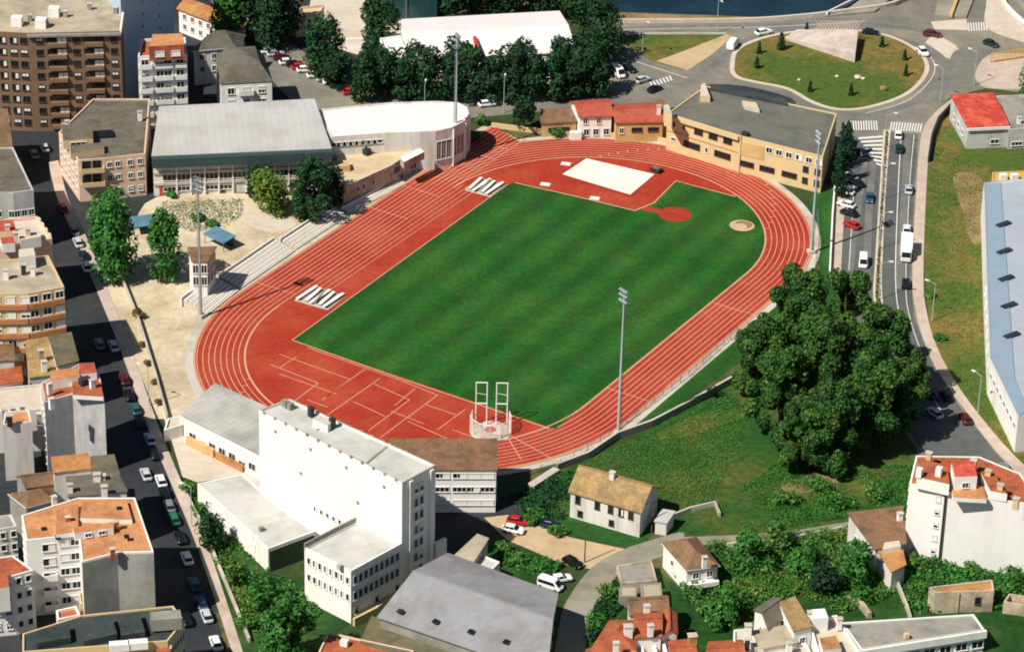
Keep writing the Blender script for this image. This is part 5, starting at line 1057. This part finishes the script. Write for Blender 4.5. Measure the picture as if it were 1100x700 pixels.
car((974, 249), aveR, 'white', 'white car parked just above the white box truck', 'car', gA); car((973, 274), aveR+math.pi, 'white', 'white box truck parked at the pink avenue pavement', 'truck', gA, s=1.1); car((973, 307), aveR, 'black', 'black car parked just below the white box truck', 'car', gA)
aC = ang((1020, 430), (1000, 395)); car((1016, 427), aC, 'black', 'black car parked on the bend of the avenue beside the grove', 'car', gA); car((1037, 452), aC, 'maroon', 'dark red car at the edge of the grove shadow', 'car', gA); car((1000, 425), aC, 'dark blue', 'dark blue car in the grove shadow left of the black car', 'car', gA); car((1004, 446), aC+.3, 'silver', 'silver car deep in the grove shadow', 'car', gA); car((1019, 404-2), aC, 'black', 'black car at the bright pavement above the bend', 'car', gA) if 0 else None
car((1094, 522), aC-.1, 'dark green', 'dark green car at the right edge above the white apartment building', 'car', gA); car((1079, 506), aC-.1, 'grey', 'grey car parked behind the terracotta dormers on the bend', 'car', gA)
gR = 'cars around the roundabout'
car((787, 51), ang((784, 55), (794, 42)), 'white', 'white van on the left arm of the roundabout', 'van', gR, s=1.08); car((820, 37), ang((808, 40), (832, 35)), 'white', 'white car at the top left of the roundabout', 'car', gR, s=1.08); car((1001, 39), ang((990, 37), (1010, 40)), 'maroon', 'dark red car right of the roundabout by the traffic island', 'car', gR, s=1.08); car((991, 58), ang((984, 50), (998, 66)), 'white', 'white car hugging the right kerb of the roundabout', 'car', gR, s=1.1); car((1064, 49), ang((1056, 46), (1072, 52)), 'dark green', 'dark car on the road near the top right ramps', 'car', gR); car((935, 37), ang((927, 36), (945, 38)), 'black', 'black car behind the lattice monument', 'car', gR)
gN = 'cars on the street north of the stadium'
car((523, 114), ang((515, 115), (533, 113)), 'white', 'white car parked under the row of round trees', 'car', gN, z=.12); car((703, 98), ang((696, 101), (710, 95)), 'black', 'black car waiting at the small zebra crossing', 'car', gN); car((664, 81), ang((656, 72), (674, 90)), 'white', 'white van parked beside the right end of the tree row', 'van', gN, s=1.1); car((676, 76), ang((668, 72), (684, 80)), 'black', 'black car next to the white van by the tree row', 'car', gN); car((690, 88), ang((684, 90), (696, 86)), 'silver', 'silver car near the small zebra crossing', 'car', gN)
row = [((275, 47), 'white'), ((289, 57), 'white'), ((296, 60), 'silver'), ((302, 64), 'maroon'), ((309, 69), 'white'), ((316, 71), 'black'), ((322, 74), 'red'), ((328, 77), 'white'), ((339, 83), 'white'), ((349, 87), 'silver'), ((356, 90), 'white'), ((363, 94), 'black'), ((370, 97), 'black'), ((377, 101), 'red')]
od = ['first', 'second', 'third', 'fourth', 'fifth', 'sixth', 'seventh', 'eighth', 'ninth', 'tenth', 'eleventh', 'twelfth', 'thirteenth', 'fourteenth', 'fifteenth', 'sixteenth', 'seventeenth', 'eighteenth']
for i, (p, c) in enumerate(row): car(p, ang((300, 60), (340, 82))+1.1, c, f'{c} car, {od[i]} from the left in the angled row below the top trees', 'car', 'angled row of cars below the top trees')
gS = 'cars on the parking south of the track'
car((551, 571), ang((545, 569), (560, 572)), 'white', 'white car parked in front of the red car below the stand building', 'car', gS, z=.09); car((556, 562), ang((550, 561), (566, 563)), 'red', 'red car parked behind the white car below the stand building', 'car', gS, z=.09); car((592, 566), ang((582, 564), (602, 568)), 'dark blue', 'dark blue car under bushes left of the stone farmhouse', 'car', gS, z=.09); car((615, 606), ang((608, 602), (622, 609)), 'black', 'black car parked at the mouth of the curved lane', 'car', gS, z=.09); car((602, 624), ang((593, 625), (611, 622)), 'white', 'white car parked by the back corner of the grey gabled hall', 'car', gS, z=.09); car((591, 631), ang((582, 628), (600, 634)), 'white', 'white van touching the corner of the grey gabled hall', 'van', gS, z=.09)
gW = 'cars parked on the west street'
wst = [((134, 410), 'maroon'), ((139, 427), 'black'), ((146, 442), 'teal'), ((151, 456), 'dark blue'), ((161, 474), 'silver'), ((166, 490), 'black'), ((173, 519), 'white'), ((177, 532), 'black'), ((182, 546), 'grey'), ((187, 560), 'green'), ((194, 580), 'black'), ((201, 602), 'white'), ((209, 630), 'teal'), ((216, 650), 'blue'), ((222, 664), 'silver'), ((232, 693), 'white')]
for i, (p, c) in enumerate(wst): car(p, st2, c, f'{c} car, {od[i]} from the top in the west street line beside the pavement', 'car', gW)
for p, c, l in (((157, 512), 'silver', 'silver car driving in the shade of the west street opposite the parked line'), ((122, 374), 'silver', 'silver car in the shade beside the sunlit end of the yard pavement'), ((107, 372), 'grey', 'grey car in the dark middle of the west street'), ((80, 250), 'grey', 'grey car at the top of the shaded row under the large poplar'), ((84, 263), 'silver', 'silver car second in the shaded row under the large poplar'), ((90, 277), 'dark blue', 'dark blue car third in the shaded row under the large poplar'), ((93, 289), 'white', 'white car at the bottom of the shaded row under the large poplar'), ((48, 161), 'silver', 'silver car in the dark street below the brick block, right one'), ((37, 168), 'grey', 'grey car in the dark street below the brick block, left one'), ((68, 226), 'red', 'red car on the lit pavement corner beside the pink fronted block'), ((200, 668), 'black', 'black car in the shade near the dark slate roofed block')):
    car(p, st1 if p[1] < 350 else st2, c, l, 'car', gW)
# ================================================================ TREES AND PLANTS
gT = 'trees in the dense grove by the avenue'
for i, (p, h, r, l) in enumerate([((852, 398), 24, 8.0, 'grove tree whose top reaches highest beside the north east bend'), ((818, 428), 18, 7.0, 'leftmost grove tree leaning over the grass by the track'), ((903, 408), 25, 8.0, 'tall grove tree next to the avenue cars'), ((944, 430), 22, 7.6, 'rightmost grove tree overhanging the avenue'), ((880, 455), 25, 8.5, 'broad grove tree in the middle of the grove'), ((834, 472), 20, 7.0, 'lower left grove tree above the bare soil patch'), ((932, 484), 22, 8.0, 'lower right grove tree near the white apartment building'), ((962, 468), 18, 6.0, 'small grove tree at the right edge by the dark cars'), ((890, 506), 19, 7.0, 'lowest grove tree in front of the shaded trunks'), ((856, 504), 15, 5.5, 'low grove tree at the bottom left of the grove'), ((976, 440), 13, 4.6, 'slim grove tree at the kerb of the bend')]):
    tree('grove_tree', l, p, h, r, 'grove', 'leaf_grove', i, .03, 14000, .66, gT)
gP = 'tall poplars beside the sandy yard'
tree('poplar_tree', 'largest poplar beside the dark street on the sandy yard', (122, 302), 21, 6.0, 'poplar', 'leaf_mid', 0, .03, 5200, .8, gP); tree('poplar_tree', 'smaller poplar on the sandy yard left of the ticket tower', (178, 304), 16, 4.6, 'poplar', 'leaf_mid', 1, .05, 3200, .75, gP)
tree('yellow_tree', 'yellow green leafy tree in front of the gym windows', (291, 230), 10.5, 5.2, 'round', 'leaf_yellow', 0, .04, 2400, .7); tree('dark_tree', 'dark bushy tree between the yellowish tree and the stone wing', (336, 236), 14.5, 6.2, 'grove', 'leaf_dark', 31, .03, 4800, .75); tree('dark_tree', 'small dark tree behind the yellowish tree at the gym wall', (276, 214), 8, 3, 'round', 'leaf_dark', 3, .1, 1000, .7); tree('dark_tree', 'narrow dark tree at the corner of the gym by the stone wing', (358, 225), 11, 3.4, 'poplar', 'leaf_deep', 2, .08, 1400, .7)
gM = 'round trees in front of the market hall'
mk_ = [(392, 109, 14), (414, 107, 13), (436, 109, 14), (458, 110, 14), (480, 110, 14), (503, 110, 15), (526, 110, 13.5), (549, 109, 14), (571, 108, 13.5), (593, 107, 13.5), (615, 106, 14), (638, 104, 14.5)]
for i, (x, y, h) in enumerate(mk_): tree('round_tree', f'round dark green tree, {od[i]} from the left in the row before the market hall', (x, y), h, 4.6, 'round', 'leaf_dark', i % 4, .05, 2400, .8, gM)
for i, (x, y, h) in enumerate([(404, 93, 12), (447, 92, 11), (492, 91, 12), (560, 90, 11.5), (605, 88, 12), (630, 84, 13)]): tree('round_tree', f'round tree in the second row behind, {od[i]} from the left, before the market hall', (x, y), h, 4.4, 'round', 'leaf_deep', i % 3, .05, 2200, .8, gM)
gU = 'tall trees at the top edge'
for i, (p, h, r, k, m, l) in enumerate([((246, 54), 15, 4.6, 'poplar', 'leaf_mid', 'light green poplar leftmost of the top trees'), ((268, 50), 16, 4.6, 'poplar', 'leaf_dark', 'dark poplar behind the grey mansard house'), ((292, 54), 17, 4.8, 'poplar', 'leaf_dark', 'dark poplar beside the angled row of cars'), ((306, 46), 16, 4.5, 'poplar', 'leaf_deep', 'deep green poplar right of the dark poplars at the top'), ((348, 83), 16, 5.2, 'round', 'leaf_dark', 'big round tree standing alone beside the pale plaza'), ((362, 92), 8, 3.4, 'round', 'leaf_deep', 'low round tree at the foot of the big round plaza tree'), ((410, 52), 13, 4.8, 'round', 'leaf_dark', 'round tree at the left end of the teal glazed block')]):
    tree('tall_tree', l, p, h, r*1.2, k, m, 40+i % 3, .04, 3200, .8, gU)
for i, (p, h) in enumerate([((490, 24), 12), ((512, 22), 13), ((535, 20), 12), ((558, 18), 13), ((580, 16), 12), ((603, 18), 12), ((622, 28), 13), ((644, 50), 13), ((652, 66), 11), ((470, 8), 12), ((520, 4), 13), ((570, 2), 13)]): tree('hedge_tree', f'dark tree behind the market hall roof, {od[i]} in the belt from the left', p, h, 5.2, 'round', 'leaf_deep' if i % 2 else 'leaf_dark', i % 3, .1, 1500, .8, 'tree belt behind the market hall')
for i, (p, h, l) in enumerate([((903, 182), 12, 'tallest cypress at the right gable of the school'), ((901, 198), 11, 'middle cypress at the right gable of the school'), ((909, 170), 9, 'thin cypress nearest the zebra crossing'), ((899, 212), 8, 'lowest cypress by the avenue pavement')]): tree('cypress_tree', l, p, h, 2.2, 'cypress', 'leaf_deep', i, .04, 1100, .6, 'cypresses by the school')
for i, (p, h, l) in enumerate([((839, 54), 6.5, 'largest conifer at the left of the roundabout monument'), ((815, 58), 4.6, 'upper of two small conifers at the left kerb of the roundabout'), ((813, 74), 5, 'lower of two small conifers at the left kerb of the roundabout'), ((870, 99), 4.2, 'small conifer at the lower kerb of the roundabout, left one'), ((914, 103), 4.6, 'small conifer at the lower kerb of the roundabout, middle one'), ((947, 51), 4.4, 'small conifer right of the monument lattice'), ((972, 65), 4, 'upper small conifer near the right kerb of the roundabout'), ((973, 82), 4.6, 'lower small conifer near the right kerb of the roundabout'), ((866, 37), 4.5, 'small conifer behind the pink wedge monument')]): tree('conifer_tree', l, p, h*.72, .65 if i else 1.3, 'cypress', 'leaf_deep', 10+(i > 0), .03, 420, .5, 'young conifers on the roundabout')
tree('edge_tree', 'dark green tree cut by the right edge beside the workshop', (1104, 116), 12, 4, 'poplar', 'leaf_mid', 5, .06, 1600, .7)
tree('garden_tree', 'large garden tree at the bottom edge left of the rust orange roof', (311, 716), 15, 6.0, 'grove', 'leaf_mid', 55, .05, 3600, .75); tree('garden_tree', 'round garden tree in front of the dark end wall of the low wing', (281, 652), 7, 3.6, 'round', 'leaf_mid', 6, .06, 1200, .65); tree('garden_tree', 'dark garden tree beside the long wall of the low wing', (228, 590), 7, 3.2, 'poplar', 'leaf_dark', 7, .05, 1200, .65); tree('garden_tree', 'light garden tree on the street side of the green strip', (255, 628), 5.5, 2.8, 'round', 'leaf_bush', 8, .06, 900, .6)
tree('garden_tree', 'round dark tree next to the forecourt wall by the small white house', (563, 141), 9, 3.2, 'round', 'leaf_deep', 9, .1, 1200, .7); tree('garden_tree', 'low tree beside the brown roofed shed at the north bend', (600, 148), 3.4, 3.0, 'bush', 'leaf_mid', 2, 0, 500, .6)
gB = 'bushes around the lower gardens'
bl = [((205, 530), 3.4, 2.4, 'bush at the top of the green strip by the lower street'), ((215, 552), 3, 2.2, 'bush second from the top of the green strip by the lower street'), ((243, 606), 3, 2.2, 'bush below the dark garden tree on the green strip'), ((268, 676), 3.4, 2.6, 'bush near the large garden tree at the bottom'), ((574, 560), 3, 2.6, 'bush between the red car and the dark blue car'), ((600, 572), 2.4, 2.0, 'bush at the left corner of the stone farmhouse'), ((560, 606), 2.6, 2.4, 'bush in the small garden behind the grey gabled hall'), ((583, 612), 2.4, 2.2, 'bush between the small garden and the white car'), ((540, 594), 3, 1.8, 'tall bush by the narrow beige shed'), ((655, 640), 3.2, 2.6, 'bush on the inner bend of the lane'), ((640, 672), 3.6, 2.6, 'bush left of the orange hipped roof'), ((733, 620), 3.0, 2.2, 'bush behind the square dark roofed shed'), ((795, 605), 4.6, 3.6, 'large bush right of the white walled barn'), ((822, 612), 4.4, 3.2, 'spreading bush in the middle of the right gardens'), ((760, 660), 4.6, 3.6, 'broad bush above the right hand orange roof'), ((785, 650), 4.4, 3.4, 'broad bush left of the two sided grey cottage'), ((745, 640), 3.6, 2.8, 'bush right of the brown mottled roof'), ((870, 610), 4.2, 3.4, 'bush below the lane wall in the gardens'), ((900, 620), 4.4, 3.4, 'bush left of the brown roofed cottage garden'), ((920, 645), 3.6, 2.8, 'bush beside the tan rubble wall stub'), ((985, 610), 4, 3, 'bush under the corner of the white apartment building'), ((990, 640), 3.6, 2.8, 'bush left of the roofless stone shed'), ((1085, 625), 4, 3.4, 'bush right of the roofless stone shed'), ((1045, 616), 2.6, 2.4, 'low bush along the foot of the white apartment building'), ((845, 540), 3.4, 3.0, 'bush below the grove near the bare soil'), ((900, 545), 4, 3.6, 'large bush on the slope under the grove'), ((940, 535), 4, 3.4, 'bush between the grove and the brown roofed cottage'), ((880, 528), 3, 2.6, 'bush at the shaded foot of the grove'), ((1010, 365), 2, 1.5, 'small bush at the meadow edge of the avenue bend'), ((1000, 320), 1.8, 1.4, 'low bush on the meadow beside the pink pavement'), ((240, 205), 2, 1.6, 'low bush at the gym wall on the left'), ((185, 212), 2, 1.6, 'low bush at the red door of the gym'), ((212, 238), 2.4, 1.8, 'leafy bush on the rough ground behind the shelters'), ((226, 244), 2, 1.4, 'low green bush beside the grey blue shelter'), ((520, 135), 3.4, 2.2, 'bush by the drum of the round ended hall'), ((508, 150), 2.6, 1.8, 'bush at the corner of the track and the round ended hall')]
for i, (p, h, r, l) in enumerate(bl): tree('bush', l, p, h, r, 'bush', ('leaf_bush', 'leaf_mid', 'leaf_bush')[i % 3], i % 4, 0, 420, .55, gB, 'bush')
scatter('undergrowth', [(716, 596), (780, 582), (912, 568), (962, 640), (905, 660), (860, 640), (830, 650), (800, 690), (735, 640)], 14000, 1.6, .45, 'leaf_bush', 120)
scatter('undergrowth', [(830, 500), (985, 500), (975, 548), (912, 556), (850, 566), (790, 568), (770, 545)], 14000, .7, .3, 'leaf_mid', 60)
scatter('undergrowth', [(975, 605), (1110, 600), (1110, 660), (1060, 655), (990, 660), (965, 650)], 5000, 1.5, .6, 'leaf_mid', 60)
scatter('undergrowth', [(620, 500), (700, 465), (790, 415), (800, 470), (760, 545), (700, 540), (690, 520), (630, 500)], 14000, .4, .28, 'leaf_mid', 0)
scatter('undergrowth', [(545, 535), (600, 512), (615, 505), (608, 560), (560, 552)], 2500, 1.0, .55, 'leaf_dark', 30)
scatter('undergrowth', [(208, 520), (232, 545), (286, 615), (326, 630), (345, 660), (280, 700), (250, 640)], 5000, 1.3, .55, 'leaf_bush', 60)
scatter('undergrowth', [(540, 585), (606, 608), (590, 622), (530, 605)], 2000, 1.2, .5, 'leaf_mid', 25)
scatter('undergrowth', [(640, 650), (668, 618), (672, 650), (636, 690), (626, 690)], 2000, 1.4, .5, 'leaf_dark', 25)
scatter('tall_grass', [(1000, 150), (1055, 180), (1056, 300), (1060, 400), (1098, 490), (1060, 455), (1012, 375), (998, 300)], 6000, .35, .32, 'leaf_bush', 0)
scatter('rough_weeds', [(170, 218), (260, 214), (262, 232), (240, 246), (205, 250), (180, 240)], 1600, .5, .38, 'leaf_bush', 0)

scatter('median_plants', [(951.5, 143), (954.3, 143), (949.8, 200), (945.4, 280), (945, 320), (952, 358), (965, 398), (960, 393), (948, 352), (940.5, 320), (942.3, 280), (947.3, 200)], 900, .8, .45, 'leaf_dark', 0)

for p, h, r, k, m, l in [((803, 612), 8, 3.6, 'round', 'leaf_mid', 'shady tree in the gardens just right of the white walled barn'), ((862, 618), 7, 3.2, 'round', 'leaf_mid', 'green tree in the middle of the gardens below the lane wall'), ((918, 628), 9, 4.2, 'grove', 'leaf_mid', 'big spreading tree left of the brown roofed cottage'), ((775, 672), 7, 3.6, 'round', 'leaf_mid', 'leafy tree just above the right hand orange roof'), ((835, 590), 6, 2.8, 'round', 'leaf_bush', 'light green tree touching the lower side of the lane wall'), ((884, 640), 7, 3.0, 'poplar', 'leaf_deep', 'narrow dark tree above the white terrace house')]:
    tree('garden_tree', l, p, h, r, k, m, 70+int(h), .05, 1800, .65, 'trees of the lower gardens')
def lamp(p, rz, label):
    g = G(p); t = thing('street_lamp', label, 'street lamp', (*g, .1), rz, 'street lamps')
    lpart('pole', t, lambda m: m.tube((0, 0, 0), (0, 0, 8.5), .11, .07, 'pole_grey', 6)); lpart('arm', t, lambda m: m.tube((0, 0, 8.4), (1.6, 0, 8.9), .06, .05, 'pole_grey', 5)); lpart('lamp_head', t, lambda m: m.box((1.9, 0, 8.75), (.9, .35, .2), 'white_metal'))
for p, rz, l in [((950, 160), 0, 'street lamp on the avenue median nearest the zebra crossing'), ((947, 215), 0, 'second street lamp from the top on the avenue median'), ((944, 268), 0, 'third street lamp from the top on the avenue median'), ((944, 322), 0, 'lowest street lamp on the avenue median'), ((1001, 345), 2.6, 'street lamp on the pink pavement where the avenue starts to bend'), ((1050, 445), 2.4, 'street lamp on the pink pavement beside the grove shadow'), ((456, 128), 1.5, 'street lamp in the north street behind the white hall'), ((541, 122), 1.5, 'street lamp by the white car under the round trees'), ((690, 58), -1, 'street lamp on the grass triangle by the river road'), ((770, 35), -1.2, 'street lamp on the river road left of the roundabout'), ((1010, 110), 2.5, 'street lamp at the top of the pink pavement'), ((1046, 92), 2.5, 'street lamp on the paved island right of the roundabout'), ((160, 436), 2.8, 'street lamp on the sunlit stretch of the west street pavement'), ((206, 566), 2.8, 'street lamp on the pavement beside the green strip')]: lamp(p, rz, l)
fr = thing('railing', 'yellow green barred railing on the paved island at the right edge', 'railing', (*G((1084, 64)), .14)); a = Vector(G((1064, 68))); b = Vector(G((1105, 62))); c = Vector(G((1084, 64)))
for k in range(15):
    q = a+(b-a)*k/14-c; lpart('bar', fr, lambda m: m.box((q.x, q.y, 0), (.25, .25, 2.4), 'yellow_steel'))
lpart('rail', fr, lambda m: m.tube((a.x-c.x, a.y-c.y, 2.4), (b.x-c.x, b.y-c.y, 2.4), .12, .12, 'yellow_steel', 5))
def pole(p, h, label):
    g = G(p); t = thing('utility_pole', label, 'pole', (*g, .05), .6, 'wooden utility poles'); lpart('pole', t, lambda m: m.tube((0, 0, 0), (0, 0, h), .14, .1, 'bark', 6)); lpart('crossarm', t, lambda m: m.box((0, 0, h-.6), (1.6, .12, .12), 'bark'))
pole((628, 604), 8, 'wooden utility pole beside the black car on the dirt parking'); pole((1010, 606), 17, 'tall dark utility pole in front of the white apartment building'); pole((700, 572), 7, 'wooden utility pole at the gable of the stone farmhouse')
scatter('rubble_stones', [(176, 218), (262, 214), (258, 232), (236, 244), (205, 250), (182, 238)], 700, .35, .5, 'concrete', 0)
